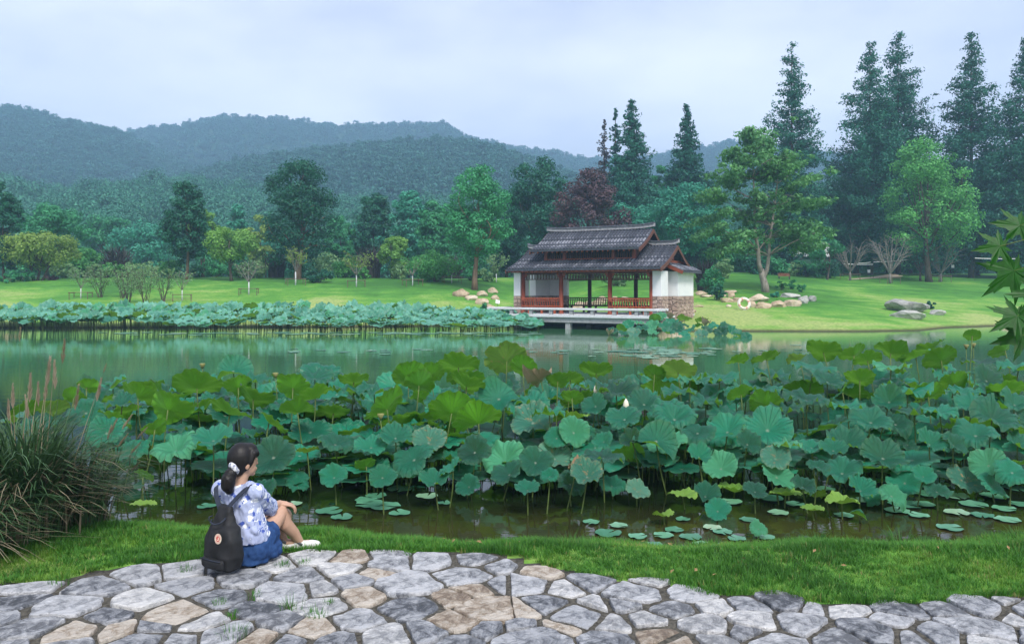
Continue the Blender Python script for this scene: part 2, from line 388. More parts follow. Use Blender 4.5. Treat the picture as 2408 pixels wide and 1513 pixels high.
# ------------------------------------------------------------------ hills and their woods
def hill(name, label, ridge, Yr, Yf, foot, drop, trees, crown_w, seed, pw=1.5, rough=.06):
    """ridge: display pixels of the skyline; Yr, Yf: depth of ridge and foot"""
    r = np.random.default_rng(seed); ridge = np.array(ridge, float)
    cols = np.linspace(ridge[0,0], ridge[-1,0], 150); dy = np.interp(cols, ridge[:,0], ridge[:,1])
    xr = (cols/K-512)/F*Yr; zr = CAMH-(dy/K-HY)/F*Yr - drop; zr = np.maximum(zr, foot+1)
    def surf(u, tt):
        x = np.interp(u, [0, 1], [xr[0], xr[-1]]); z = np.interp(x, xr, zr)
        y = Yf + (Yr-Yf)*tt; s = 1-(1-np.clip(tt,0,1))**pw; s = np.where(tt > 1, 1-(tt-1)*.9, s)
        rav = rough*(vnoise(x, y, 7/abs(Yr), seed)+.5*vnoise(x, y, 17/abs(Yr), seed+3))*np.clip(tt,0,1)*np.clip(1.02-tt,0,1)*3
        xx = x*(.72+.28*np.clip(tt,0,1.3)) if Yr > 0 else x
        return xx, y, foot + (z-foot)*np.clip(s + rav, -.2, 1.0)
    U, T = np.meshgrid(np.linspace(0,1,130), np.concatenate([np.linspace(0,1,40), [1.25, 1.6]])); X, Y, Z = surf(U, T)
    v = np.stack([X,Y,Z],-1).reshape(-1,3); nx = 130; i = (np.arange(41)[:,None]*nx+np.arange(nx-1)[None]).ravel()
    o = link(name, npmesh(name, v, np.stack([i,i+1,i+1+nx,i+nx],1), True), M['hill']); tag(o, label, kind='structure')
    u = r.random(trees); tt = r.random(trees)**.8*1.04
    # keep spacing lively
    X, Y, Z = surf(u, tt); s = crown_w*np.clip(r.lognormal(-.04, .36, trees), .4, 1.7)
    pts = np.stack([X, Y, Z - s*.12], 1); scl = np.stack([s, s, s*r.uniform(.75, 1.3, trees)], 1)
    rot = np.stack([r.normal(0,.06,trees), r.normal(0,.06,trees), r.uniform(0,6.28,trees)], 1)
    return pts, scl, rot
M['hill'] = simple('hill', (.012,.045,.03), (.03,.08,.045), .05, .95, .1)
def crown_proto(seed, n, per, leaf, shape='dome'):
    r = np.random.default_rng(seed); cl = broad_clumps(r, n, 1.0, .85, .12, .24, shape)
    v, f = clump_leaves(cl, per, leaf, r, up=.5); return npmesh('crown', v, f)
FP = [(crown_proto(40+i, 14, 14, .17, ['dome','round','ovoid','dome','pyramid'][i]), M['leaf_forest']) for i in range(5)]
woods = []
woods.append(hill('hill', 'blue hazy hill with the high peak at the picture edge', [(-700,330),(-300,262),(0,243),(60,247),(130,266),(220,285),(290,302),(350,330),(430,372),(560,400),(700,420)], 560, 250, 6, 5.5, 15000, 3.3, 5, 1.2))
woods.append(hill('hill', 'farthest long blue ridge under the pale sky', [(100,330),(290,303),(350,297),(430,287),(530,264),(640,268),(700,273),(790,285),(830,283),(920,283),(1000,279),(1060,287),(1110,316),(1150,322),(1220,340),(1290,345),(1350,357),(1400,362),(1500,361),(1600,345),(1700,325),(1800,332),(1950,358),(2100,370),(2500,380),(3000,380)], 760, 420, 10, 6, 16000, 4.0, 6, 1.2))
woods.append(hill('hill', 'nearer rounded green hill in front of the blue ridge', [(380,420),(470,388),(560,363),(650,345),(760,333),(870,323),(940,314),(1000,313),(1060,316),(1110,320),(1170,330),(1230,354),(1290,382),(1380,400),(1500,410),(1700,420)], 400, 200, 5, 6.0, 14000, 3.1, 7, 1.08))
woods.append(hill('hill', 'low wooded foothill behind the park trees', [(-500,420),(0,428),(100,424),(200,432),(330,418),(430,402),(500,428),(620,450),(740,462),(900,470),(1100,470),(1300,460),(1500,450),(1700,440),(2000,430),(2408,420),(2900,420)], 250, 122, 3.2, 7.0, 3600, 5.4, 8, 1.0))
ridx = np.random.default_rng(3)
M['leaf_foothill'] = leafmat('leaf_foothill', (0.020,0.113,0.077), (0.085,0.324,0.193), .2, nscale=1.5)
FP2 = [(crown_proto(60+i, 34, 62, .062, ['dome','round','ovoid','dome','round'][i]), M['leaf_foothill']) for i in range(5)]
for k, ((pts, scl, rot), nm) in enumerate(zip(woods, ('wooded hillside below the peak', 'woods on the farthest ridge', 'woods covering the nearer green hill', 'trees of the low foothill seen as one mass'))):
    o = gn_scatter('forest', pts, scl, rot, ridx.integers(0, 5, len(pts)), FP2 if k == 3 else FP); tag(o, nm, kind='stuff')

# ------------------------------------------------------------------ park trees across the pond
def spot(dx, dyb, Y=None):
    if Y is None: return hit(dx, dyb)
    x = (dx/K-512)/F*Y; return Vector((x, Y, tz(x, Y)))
def tree(label, dx, dyb, dyt, wpx, dyc, mat, shape='round', seed=1, Y=None, bark='bark', split=1, group=None, name='tree', lean=0., dens=1.0, leafpx=2.5, limbs=14, cat='tree', crad=.15, tr=None):
    p = spot(dx, dyb, Y); mp = PXM(p.y); W = wpx*mp; Ht = P(dx, dyt, p.y).z - p.z; c0 = max(.1, P(dx, dyc, p.y).z - p.z)
    leaf = leafpx*p.y/F; total = int(np.clip(3.0*dens*(wpx/K)*((dyc-dyt)/K)*(2.5/leafpx)**2, 900, 15000)); n = int(np.clip(total/90, 20, 120))
    tm, cm = tree_meshes(seed, W*.97, Ht, c0, n, total/n, leaf, W*crad*(40/n)**.22, shape, tr or max(.07, min(.35, W*.035)), lean, limbs, split)
    r = empty(name, p, 0, label, cat, group)
    link('trunk', tm, M[bark], r); link('crown', cm, M[mat], r); return r
G1 = 'trees behind the left lawn'; G2 = 'tall pointed conifers'; G3 = 'trees behind the pavilion and right lawn'
tree('dark tree cut by the left picture edge', 8, 665, 424, 95, 640, 'leaf_dark', 'ovoid', 21, 72, group=G1)
tree('wide dark round tree beside the picture-edge tree', 115, 660, 478, 160, 640, 'leaf_mid', 'round', 22, 84, group=G1)
tree('yellowish green round-topped tree with several stems on the left lawn', 92, 672, 546, 142, 630, 'leaf_yellow', 'dome', 23, 72, split=3, group=G1, leafpx=2.2)
tree('soft green bushy tree right of the round-topped tree', 195, 668, 585, 95, 655, 'leaf_fresh', 'round', 24, 80, group=G1, dens=.8)
tree('tall dark tree standing alone with a short bare trunk', 438, 660, 427, 122, 628, 'leaf_dark', 'ovoid', 25, 74, 'bark_red', group=G1)
tree('slim pale tree with a dark forked trunk beside the tall dark tree', 476, 652, 493, 75, 600, 'leaf_light', 'vase', 26, 80, split=2, group=G1, dens=.6)
tree('light green round tree with a slender trunk in front of the conifer', 542, 664, 535, 108, 610, 'leaf_light', 'dome', 27, 73, group=G1, leafpx=2.2)
tree('narrow teal conifer behind the light green round tree', 560, 650, 472, 62, 640, 'leaf_teal', 'pyramid', 28, 105, group=G1)
tree('yellow green tree peeping out left of the biggest dark tree', 612, 650, 500, 70, 630, 'leaf_yellow', 'round', 29, 100, group=G1)
tree('biggest dark dense tree of the left lawn', 705, 656, 378, 192, 628, 'leaf_dark', 'ovoid', 30, 76, 'bark_red', group=G1, tr=.34)
tree('green tree tucked behind the biggest dark tree', 800, 650, 508, 80, 640, 'leaf_mid', 'round', 31, 92, group=G1)
tree('dark tree in the row between the two big trees', 880, 650, 452, 95, 640, 'leaf_dark', 'ovoid', 32, 92, group=G1)
tree('teal tree in the middle of the row behind the saplings', 960, 650, 442, 100, 640, 'leaf_teal', 'ovoid', 33, 96, group=G1)
tree('pointed light green tree in front of the dark row', 922, 655, 545, 76, 640, 'leaf_light', 'round', 34, 78, group=G1)
tree('green tree left behind the big trunk near the pavilion', 1020, 655, 470, 100, 640, 'leaf_mid', 'ovoid', 35, 90, group=G1)
tree('big broad green tree with a bare trunk left of the pavilion', 1121, 681, 386, 172, 622, 'leaf_mid', 'ovoid', 36, None, 'bark_red', group=G1, tr=.26)
tree('dark tall tree between the big tree and the purple tree', 1262, 655, 368, 160, 640, 'leaf_dark', 'ovoid', 37, 86, group=G3)
tree('dark evergreen filling the gap above the left roof', 1190, 655, 440, 110, 640, 'leaf_dark', 'round', 38, 94, group=G3)
tree('purple brown leaved tree above the pavilion roof', 1385, 655, 397, 176, 640, 'leaf_purple', 'round', 39, 80, group=G3)
tree('pale teal feathery tree right of the purple tree', 1480, 655, 478, 120, 640, 'leaf_teal', 'round', 40, 92, group=G3)
tree('teal tree with a thin leaning trunk behind the roof end', 1600, 655, 430, 160, 600, 'leaf_teal', 'dome', 41, 84, group=G3, dens=.8)
tree('bushy green tree between the two short conifers', 1560, 655, 385, 85, 620, 'leaf_mid', 'ovoid', 42, 108, group=G3)
tree('green tree filling in right of the roof end', 1680, 655, 470, 100, 640, 'leaf_mid', 'round', 43, 100, group=G3)
tree('dark teal tree behind the white van', 1880, 650, 440, 130, 610, 'leaf_teal', 'round', 44, 112, group=G3)
tree('dark layered tree under the twin conifers', 2010, 650, 395, 170, 630, 'leaf_dark', 'round', 45, 104, group=G3)
tree('deep green tree low between the layered tree and the bright one', 2085, 650, 455, 120, 630, 'leaf_teal', 'round', 46, 110, group=G3)
tree('bright fresh green tree with ascending limbs on the right lawn', 2182, 662, 325, 205, 600, 'leaf_fresh', 'ovoid', 47, 88, 'bark', group=G3, dens=.5, limbs=30)
tree('dark tree right of the bright green tree', 2300, 655, 430, 150, 630, 'leaf_dark', 'round', 48, 104, group=G3)
tree('dark tree at the right picture edge behind the cherry twigs', 2395, 655, 400, 120, 630, 'leaf_dark', 'ovoid', 49, 96, group=G3)
tree('small green tree with a thin dark crooked trunk beside the path', 1946, 657, 556, 76, 628, 'leaf_mid', 'dome', 50, None, 'bark', group=G3, dens=.55, lean=.2)
tree('low dark tree just behind the bench and van', 1760, 650, 545, 130, 640, 'leaf_mid', 'round', 51, 98, group=G3, dens=.8)
for i, (dx, dyt, wpx, Y, lab) in enumerate([(330,520,150,112,'misty green tree behind the drooping brown grass'),(250,505,140,120,'misty tree left of the tall dark tree'),(520,560,110,104,'low misty tree beneath the slim pale tree'),
        (860,520,110,112,'shaded tree low between the dark row trees'),(1090,520,120,104,'shaded tree behind the broad tree trunk'),(1330,520,130,104,'shaded tree hidden behind the purple tree'),(1440,560,110,100,'shaded low tree right above the upper roof'),
        (1800,500,120,120,'shaded tree behind the loose-leaved lawn tree'),(1960,540,110,118,'shaded low tree left of the layered tree'),(2240,540,130,118,'shaded tree below the single tall conifer'),(2360,540,120,116,'shaded low tree by the right picture edge'),
        (60,560,110,110,'misty tree behind the yellowish round-topped tree'),(660,560,120,112,'shaded tree below the biggest dark tree'),(1000,545,100,108,'shaded tree behind the big green shrub'),(2140,560,120,120,'shaded low tree behind the bare cherries')]):
    tree(lab, dx, 655, dyt, wpx, 650, 'leaf_mid' if i % 3 else 'leaf_teal', 'round', 70+i, Y, group='shaded trees deep in the park', dens=.9)

def conifer(label, dx, dyt, wpx, Y, seed, mat='leaf_conifer', gap=.0, dens=1., low=.06):
    p = spot(dx, 0, Y); mp = PXM(Y); W = wpx*mp*1.22; Ht = P(dx, dyt, Y).z - p.z
    tm, cm = conifer_meshes(seed, W, Ht, Ht*low, int(300), 31*dens, 2.3*Y/F, gap, .30)
    r = empty('conifer', p, 0, label, 'tree', G2); link('trunk', tm, M['bark'], r); link('crown', cm, M[mat], r); return r
conifer('conifer rising right of the thin bare one', 1484, 230, 100, 100, 101)
conifer('slim lighter conifer leaning close to the left of another', 1447, 252, 52, 104, 102, 'leaf_conifer', .35, .6)
conifer('single short conifer behind the roof end', 1615, 243, 96, 102, 103)
conifer('gappy tall conifer right behind the loose-leaved lawn tree', 1862, 94, 138, 98, 104, gap=.32, dens=.95)
conifer('left one of the twin tall conifers', 2046, 96, 160, 100, 105, gap=.08)
conifer('right one of the twin tall conifers', 2112, 72, 172, 103, 106, gap=.08)
conifer('very tall single conifer right of the bright green tree', 2284, 72, 158, 98, 107, gap=.12)
conifer('tall conifer half cut by the right picture edge', 2412, 84, 150, 97, 108, gap=.05)
conifer('thin bare grey conifer left of the short ones', 1421, 278, 46, 110, 109, 'leaf_brown', .55, .22, .3)

# the loose-leaved tree on the right lawn
def lawn_tree():
    p = hit(1800, 686); mp = PXM(p.y); r = np.random.default_rng(77)
    def L(dx, dy, dep=0.): return Vector(((dx-1800)*mp, dep, (686-dy)*mp))
    mb = MB()
    mb.tube([L(1800,692), L(1799,670), L(1793,650), L(1790,632)], [.36,.30,.26,.22], 12)
    A = [L(1792,645), L(1784,620,-.1), L(1782,590,-.1), L(1778,560), L(1776,520,.1), L(1774,470), L(1772,420), L(1770,360)]
    B = [L(1796,652), L(1806,632,.2), L(1811,600,.3), L(1812,570,.3), L(1818,530,.4), L(1824,480,.2), L(1828,430), L(1832,390)]
    mb.tube(A, [.22,.18,.16,.14,.11,.08,.06,.03], 9); mb.tube(B, [.2,.16,.14,.12,.10,.07,.05,.03], 9)
    tips = []
    for q in range(58):
        S = A if q % 2 else B; k = r.integers(2, 8); a = S[k]
        ang = r.uniform(0, 6.28); ln = r.uniform(1.4, 4.4)*(1.25-.10*k) 
        b = a + Vector((math.cos(ang)*ln, math.sin(ang)*ln*.9, ln*r.uniform(.05, .75)))
        limb_tube(mb, a, b, .07, .015, r, .10, 5); tips.append((a, b))
        for _ in range(2):
            c = a.lerp(b, r.uniform(.5, .9)); d2 = Vector((r.normal(), r.normal(), r.uniform(-.1, .7)))*ln*.28
            limb_tube(mb, c, c+d2, .022, .008, r, .1, 4, 3); tips.append((c, c+d2))
    cl = []
    for a, b in tips:
        for k in (.55, .8, 1.0):
            c = a.lerp(b, k); cl.append((c.x+r.normal()*.25, c.y+r.normal()*.25, c.z+r.normal()*.2, r.uniform(.28, .55)))
    # crown outline from the photograph: broad below, loose at the top
    env = [(1640,560),(1642,520),(1648,460),(1680,400),(1725,350),(1760,305),(1800,300),(1850,370),(1900,420),(1930,480),(1935,560),(1900,590),(1690,600)]
    for q in range(430):
        e = env[r.integers(len(env))]; k = r.uniform(.3, 1)**.5; dx = 1790+(e[0]-1790)*k; dy = 480+(e[1]-480)*k
        c = L(dx, dy, r.normal()*2.0); cl.append((c.x, c.y, c.z, r.uniform(.35, .85)))
    v, f = clump_leaves(np.array(cl), 26, .27, r, up=.3, flat=.6, shell=.1)
    root = empty('tree', p, 0, 'big loose-leaved tree with pale forked trunk right of the pavilion', 'tree', G3)
    link('trunk', mb.mesh('trunk', True), M['bark_pale'], root); link('crown', npmesh('crown', v, f), M['leaf_lawn'], root)
M['leaf_lawn'] = leafmat('leaf_lawn', (.034,.145,.055), (.15,.38,.115), .3, nscale=.7)
lawn_tree()

# ------------------------------------------------------------------ twiggy things: saplings, bare cherries, willow shrubs
def twig_meshes(seed, Ht, W, fork, nstem, nsub, r0, leaves, leaf, spread=1., wash=0, droop=0., stems=1):
    r = np.random.default_rng(seed); mb = MB(); wb = MB(); pos = []
    if stems == 1 and fork > .05:
        (wb if wash else mb).tube([(0,0,-.1), (.01,0,fork*.5), (0,.01,fork)], [r0*1.2, r0, r0*.9], 7)
    for i in range(nstem):
        a = 6.283*i/nstem + r.uniform(-.4, .4); rad = W/2*r.uniform(.55, 1.05)*spread
        b = Vector((r.normal()*.06*W, r.normal()*.06*W, -.05)) if stems > 1 else Vector((0, 0, fork*.97))
        e = Vector((math.cos(a)*rad, math.sin(a)*rad, Ht*r.uniform(.8, 1.0))); mid = b.lerp(e, .5) + Vector((math.cos(a)*rad*.12, math.sin(a)*rad*.12, -droop*Ht*.1))
        rr = r0*.6; mb.tube([b, b.lerp(mid, .5), mid, mid.lerp(e, .55), e], [rr, rr*.8, rr*.6, rr*.4, rr*.2], 5, False)
        for j in range(nsub):
            k = r.uniform(.3, .95); s = (mid.lerp(e, (k-.5)*2) if k > .5 else b.lerp(mid, k*2)); ln = Ht*r.uniform(.12, .32)
            q = s + Vector((math.cos(a)*.6+r.normal()*.7, math.sin(a)*.6+r.normal()*.7, r.uniform(.2, 1.1)-droop)).normalized()*ln
            mb.tube([s, s.lerp(q, .5)+Vector((0,0,-droop*ln*.1)), q], [rr*.35, rr*.25, rr*.12], 4, False)
            for _ in range(leaves):
                c = s.lerp(q, r.uniform(.1, 1.1)); pos.append((c.x+r.normal()*.06*W*.5, c.y+r.normal()*.06*W*.5, c.z+r.normal()*.05))
    cm = None
    if pos:
        pos = np.array(pos); nr = r.normal(size=pos.shape); nr[:, 2] += .5; v, f = leaves_at(pos, nr, leaf, r); cm = npmesh('crown', v, f)
    return mb.mesh('branch', True), cm, (wb.mesh('trunk', True) if wash and wb.v else None)
def twiggy(name, label, dx, dyb, dyt, wpx, seed, mat=None, cat='tree', group=None, Y=None, leaves=5, leafpx=1.7, nstem=7, nsub=9, forkf=.35, wash=1, droop=0., stems=1, bark='twig', thick=1.0):
    p = spot(dx, dyb, Y); mp = PXM(p.y); Ht = P(dx, dyt, p.y).z - p.z; W = wpx*mp
    bm_, cm, wm = twig_meshes(seed, Ht, W, Ht*forkf, nstem, nsub, max(.028, Ht*.018)*thick, leaves if mat else 0, leafpx*p.y/F, 1., wash, droop, stems)
    r = empty(name, p, 0, label, cat, group); link('branch', bm_, M[bark], r)
    if cm is not None: link('crown', cm, M[mat], r)
    if wm is not None: link('trunk', wm, M['limewash'], r)
    return p
def stake(label, p, mp, wpx=44, h=None, seed=0):
    """wooden tree support: four posts and rails round a young tree"""
    w = wpx*mp/2; h = h or 15*mp; root = empty('tree_stake_frame', p, R(10+seed*13 % 25), label, 'tree support', 'wooden frames round young trees')
    for sx in (-1, 1):
        for sy in (-1, 1):
            z = tz(p.x+sx*w, p.y+sy*w*.8)-p.z
            MB().tube([(sx*w, sy*w*.8, z-.05), (sx*w, sy*w*.8, h)], .028, 6).build('post', M['stake'], root)
    for sy in (-1, 1): MB().tube([(-w*1.12, sy*w*.8, h*.93), (w*1.12, sy*w*.8, h*.96)], .026, 6).build('rail', M['stake'], root)
    for sx in (-1, 1): MB().tube([(sx*w*.95, -w*.9, h*.86), (sx*w*.95, w*.9, h*.86)], .024, 6).build('rail', M['stake'], root)
M['stake'] = simple('stake', (.10,.075,.055), (.20,.15,.11), 15, .8, .2)
GS = 'young trees on the left lawn'
SAP = [(190,701,632,42,'leaf_pale',4,'leftmost staked sapling with thin greyish leaves'),(428,706,634,48,'leaf_pale',3,'thin staked sapling right of the willow shrubs'),
       (585,692,606,60,'leaf_pale',2,'almost bare staked sapling below the light green tree'),(695,669,580,50,'leaf_yellow',7,'yellow green sapling in front of the biggest dark tree'),
       (838,673,594,60,'leaf_yellow',8,'bright staked sapling in the middle of the left lawn'),(970,671,603,62,'leaf_fresh',7,'staked sapling with fresh leaves beside the big shrub'),
       (1062,664,612,50,'leaf_fresh',4,'faint sapling left of the broad tree trunk'),(1167,663,600,56,'leaf_pale',7,'sapling between the broad tree and the pavilion roof')]
for i, (dx, dyb, dyt, wp, mt, nl, lab) in enumerate(SAP):
    p = twiggy('sapling', lab, dx, dyb, dyt, wp, 200+i, mt, 'sapling', GS, leaves=nl)
    if i < 7: stake('low wooden support frame round the ' + ['leftmost sapling', 'thin sapling by the willow shrubs', 'almost bare sapling', 'yellow green sapling', 'bright middle sapling', 'fresh sapling by the shrub', 'faint sapling near the broad trunk'][i], p, PXM(p.y), 40, seed=i)
GW = 'willow-like shrubs on the left lawn'
for i, (dx, dyb, dyt, wp, lab) in enumerate([(236,698,618,56,'leftmost dark-stemmed willow shrub'),(288,700,616,50,'willow shrub second from the left'),(303,713,632,40,'low willow shrub nearest the lotus, dark stemmed'),
        (341,716,630,48,'willow shrub in the centre of its cluster'),(383,709,628,44,'rightmost thin willow shrub of its cluster'),(325,680,620,56,'willow shrub half hidden behind its cluster')]):
    twiggy('willow_shrub', lab, dx, dyb, dyt, wp, 230+i, 'leaf_pale', 'shrub', GW, leaves=7, nstem=9, nsub=9, forkf=0, wash=0, stems=2, bark='bark', leafpx=1.6)
GC = 'bare vase-shaped cherry trees on the right lawn'
for i, (dx, dyb, dyt, wp, nl, lab) in enumerate([(1999,658,570,74,0,'leftmost bare cherry behind the white tapes'),(2093,666,560,92,0,'widest bare vase-shaped cherry with a support frame'),(2164,660,566,66,3,'dark bushy cherry right of the widest one'),
        (2212,662,572,92,1,'bare cherry beside the small white sign'),(2346,652,588,96,0,'bare cherry partly behind the maple leaves'),(2440,655,585,80,0,'bare cherry at the right picture edge')]):
    p = twiggy('cherry_tree', lab, dx, dyb, dyt, wp, 250+i, 'leaf_teal' if nl else None, 'tree', GC, leaves=nl*4, nstem=11, nsub=10, forkf=.22, wash=0, bark='twig' if i != 2 else 'bark', thick=1.5)
    if i in (0, 1, 3): stake('low wooden frame round the ' + {0: 'leftmost bare cherry', 1: 'widest bare cherry', 3: 'cherry beside the white sign'}[i], p, PXM(p.y), 34, seed=i+3)

# ------------------------------------------------------------------ shrubs and coarse grasses
def shrub(label, dx, dyb, wpx, hpx, mat, seed, Y=None, name='shrub', cat='shrub', group=None, leafpx=2., dens=1., shape='dome'):
    p = spot(dx, dyb, Y); mp = PXM(p.y); W, Hh = wpx*mp, hpx*mp; r = np.random.default_rng(seed)
    total = int(np.clip(3.0*dens*(wpx/K)*(hpx/K), 450, 6000)); n = max(8, total//50)
    cl = broad_clumps(r, n, W*.85, Hh*.9, 0., min(W, Hh)*.2, shape); cl[:, 2] = np.clip(cl[:, 2], cl[:, 3]*.4, Hh-cl[:, 3]*.5)
    v, f = clump_leaves(cl, total/n, leafpx*p.y/F, r); mb = MB()
    for i in range(7): limb_tube(mb, (r.normal()*.05*W, r.normal()*.05*W, -.05), cl[r.integers(len(cl))][:3], max(.012, W*.012), .006, r, .1, 5, 3)
    root = empty(name, p, 0, label, cat, group); link('foliage', npmesh('foliage', v, f), M[mat], root); link('stem', mb.mesh('stem', True), M['bark'], root); return p
shrub('clipped dark round shrub beside the biggest dark tree', 750, 664, 74, 36, 'leaf_dark', 301)
shrub('big upright green shrub behind the fresh sapling', 1020, 660, 118, 76, 'leaf_fresh', 302, 74)
for i_, (dx_, dy_, w_, h_, mt_, lab_) in enumerate([(150,672,58,40,'leaf_pale','pale shrub right of the yellowish round-topped tree'),(402,664,58,46,'leaf_fresh','fresh shrub left of the tall dark tree trunk'),(458,663,46,30,'leaf_mid','small green shrub right of the tall dark tree trunk'),(598,662,60,46,'leaf_pale','pale shrub between light green tree and biggest dark tree'),
        (566,664,44,28,'leaf_fresh','low fresh shrub right of the light green tree trunk'),(940,664,56,38,'leaf_pale','pale shrub left of the fresh sapling'),(1108,664,50,36,'leaf_mid','green shrub left of the broad tree trunk'),(1148,662,50,40,'leaf_pale','pale shrub right of the broad tree trunk'),(858,664,44,30,'leaf_fresh','fresh shrub right of the bright middle sapling'),(700,662,50,34,'leaf_mid','green shrub at the foot of the biggest dark tree'),(270,672,60,40,'leaf_fresh','fresh shrub in front of the brown pampas')]):
    shrub(lab_, dx_, dy_, w_, h_, mt_, 370+i_, 77)
shrub('pale green shrub behind the willow shrubs', 330, 668, 90, 42, 'leaf_pale', 303, 78)
shrub('pale shrub left of the brown drooping grass', 230, 668, 70, 40, 'leaf_pale', 304, 80)
shrub('greyish green shrub below the slim pale tree', 500, 655, 70, 40, 'leaf_mid', 305, 80)
shrub('pale green shrub behind the dark round shrub', 765, 655, 70, 62, 'leaf_pale', 306, 84)
shrub('small green tree-like shrub left of the bright sapling', 808, 657, 52, 52, 'leaf_fresh', 307, 80)
shrub('dark purple low shrub left on the lawn edge', 118, 672, 40, 14, 'leaf_purple', 308, 72)
shrub('green low shrub at the left lawn edge', 60, 674, 50, 28, 'leaf_mid', 309, 71)
shrub('grey green shrub close to the left picture edge', 15, 676, 50, 22, 'leaf_mid', 310, 70)
shrub('green shrub growing under the pavilion roof end', 1588, 702, 60, 62, 'leaf_mid', 311, 62)
shrub('tall loose shrub right of the white wall', 1676, 690, 52, 66, 'leaf_mid', 312, None)
shrub('dark shrub among the rocks behind the lifebuoy', 1690, 706, 34, 40, 'leaf_dark', 313, None)
shrub('small green bush at the foot of the stone wall', 1604, 731, 28, 20, 'leaf_mid', 314, 50.5)
GT = 'three spiky dark tufts on the right lawn'
for i, (dx, dyb, lab) in enumerate([(1837, 681, 'left one of three spiky dark tufts below the bench'), (1859, 679, 'middle one of three spiky dark tufts below the bench'), (1883, 686, 'right one of three spiky dark tufts below the bench')]):
    shrub(lab, dx, dyb, 27, 24, 'leaf_mid', 320+i, group=GT, leafpx=1.3, shape='dome')
shrub('grey green tuft left of the white flat rocks', 1824, 698, 24, 16, 'leaf_teal', 325)
shrub('dark bush squeezed against the big grey boulder', 2190, 726, 18, 22, 'leaf_dark', 326)
shrub('reddish brown grass bank behind the park bench', 1838, 652, 60, 34, 'leaf_brown', 327, 92)
shrub('tan grassy shrub between wall and lawn tree', 1700, 668, 50, 50, 'leaf_pale', 328, 78)
shrub('leafy bank left below the white van', 1872, 640, 60, 36, 'leaf_mid', 335, 94)
shrub('leafy bank right below the white van', 1925, 640, 62, 36, 'leaf_mid', 336, 94)
for i_, (dx_, w_, h_, mt_, lab_) in enumerate([(1836,50,40,'leaf_mid','bushy green shrub left of the white van'),(1868,44,34,'leaf_pale','pale shrub under the van front'),(1896,50,30,'leaf_dark','dark shrub right under the van'),(1922,46,40,'leaf_mid','green shrub at the van rear'),(1950,50,44,'leaf_dark','dark shrub behind the crooked small tree'),(1812,50,46,'leaf_mid','green shrub behind the pale forked trunk'),(1775,54,44,'leaf_dark','dark shrub left of the pale forked trunk')]):
    shrub(lab_, dx_, 642, w_, h_, mt_, 350+i_, 91)
shrub('dark shrub behind the bench end', 1900, 652, 34, 26, 'leaf_dark', 329, 92)
shrub('pale weedy shrub inside the view through the pavilion', 1455, 700, 90, 34, 'leaf_pale', 330, 70)
shrub('ivy-like plant among the rocks left of the pavilion', 1140, 715, 26, 26, 'leaf_mid', 331, 58)

def blades_mesh(seed, n, Ht, Rad, wid, arch=1.0, seg=6, base=.25, tilt=.35):
    """arching strap leaves springing from one clump"""
    r = np.random.default_rng(seed); V = []; Fq = []
    for i in range(n):
        a = r.uniform(0, 6.283); L = Ht*r.uniform(.45, 1.25); out = Rad*r.uniform(.2, 1.1)*arch; b = np.array([math.cos(a), math.sin(a), 0]); s = np.array([-b[1], b[0], 0])
        o = b*Rad*base*r.random() + s*r.normal()*Rad*base*.5; w0 = wid*r.uniform(.6, 1.3); tw = r.normal()*.55
        for j in range(seg+1):
            k = j/seg; c = o + b*(out*k**1.8) + s*tw*Rad*.4*k*k + np.array([0,0,1])*L*(k - (.28+tilt*out/Ht)*k**2.6)
            ww = w0*(1-k**2)*.5+.0008; V.append(c+s*ww); V.append(c-s*ww)
            if j: q = len(V); Fq.append((q-4, q-3, q-1, q-2))
    return npmesh('blade', np.array(V), np.array(Fq))
def pampas(label, dx, dyb, dyt, wpx, seed, mat, Y=None, n=260, group=None):
    p = spot(dx, dyb, Y); mp = PXM(p.y); Ht = (dyb-dyt)*mp*1.12; W = wpx*mp/2
    root = empty('pampas_grass', p, 0, label, 'ornamental grass', group)
    me = blades_mesh(seed, n, Ht, W, .11, 1.0, 7, .4); o = link('blade', me, M[mat], root); o['kind'] = 'stuff'
pampas('drooping brown pampas clump left of the tall dark tree', 275, 664, 576, 92, 341, 'leaf_brown', 78, 330)
pampas('dark drooping pampas clump under the biggest dark tree', 650, 656, 585, 66, 342, 'leaf_brown', 80)
pampas('dark drooping pampas clump in front of the dark row', 872, 658, 570, 84, 343, 'leaf_brown', 80, 330)
pampas('brown pampas clump half behind the big green shrub', 1075, 658, 590, 60, 344, 'leaf_brown', 84)
pampas('dark strap-leaved clump right of the pavilion wall', 1655, 672, 585, 66, 345, 'leaf_brown', 66)

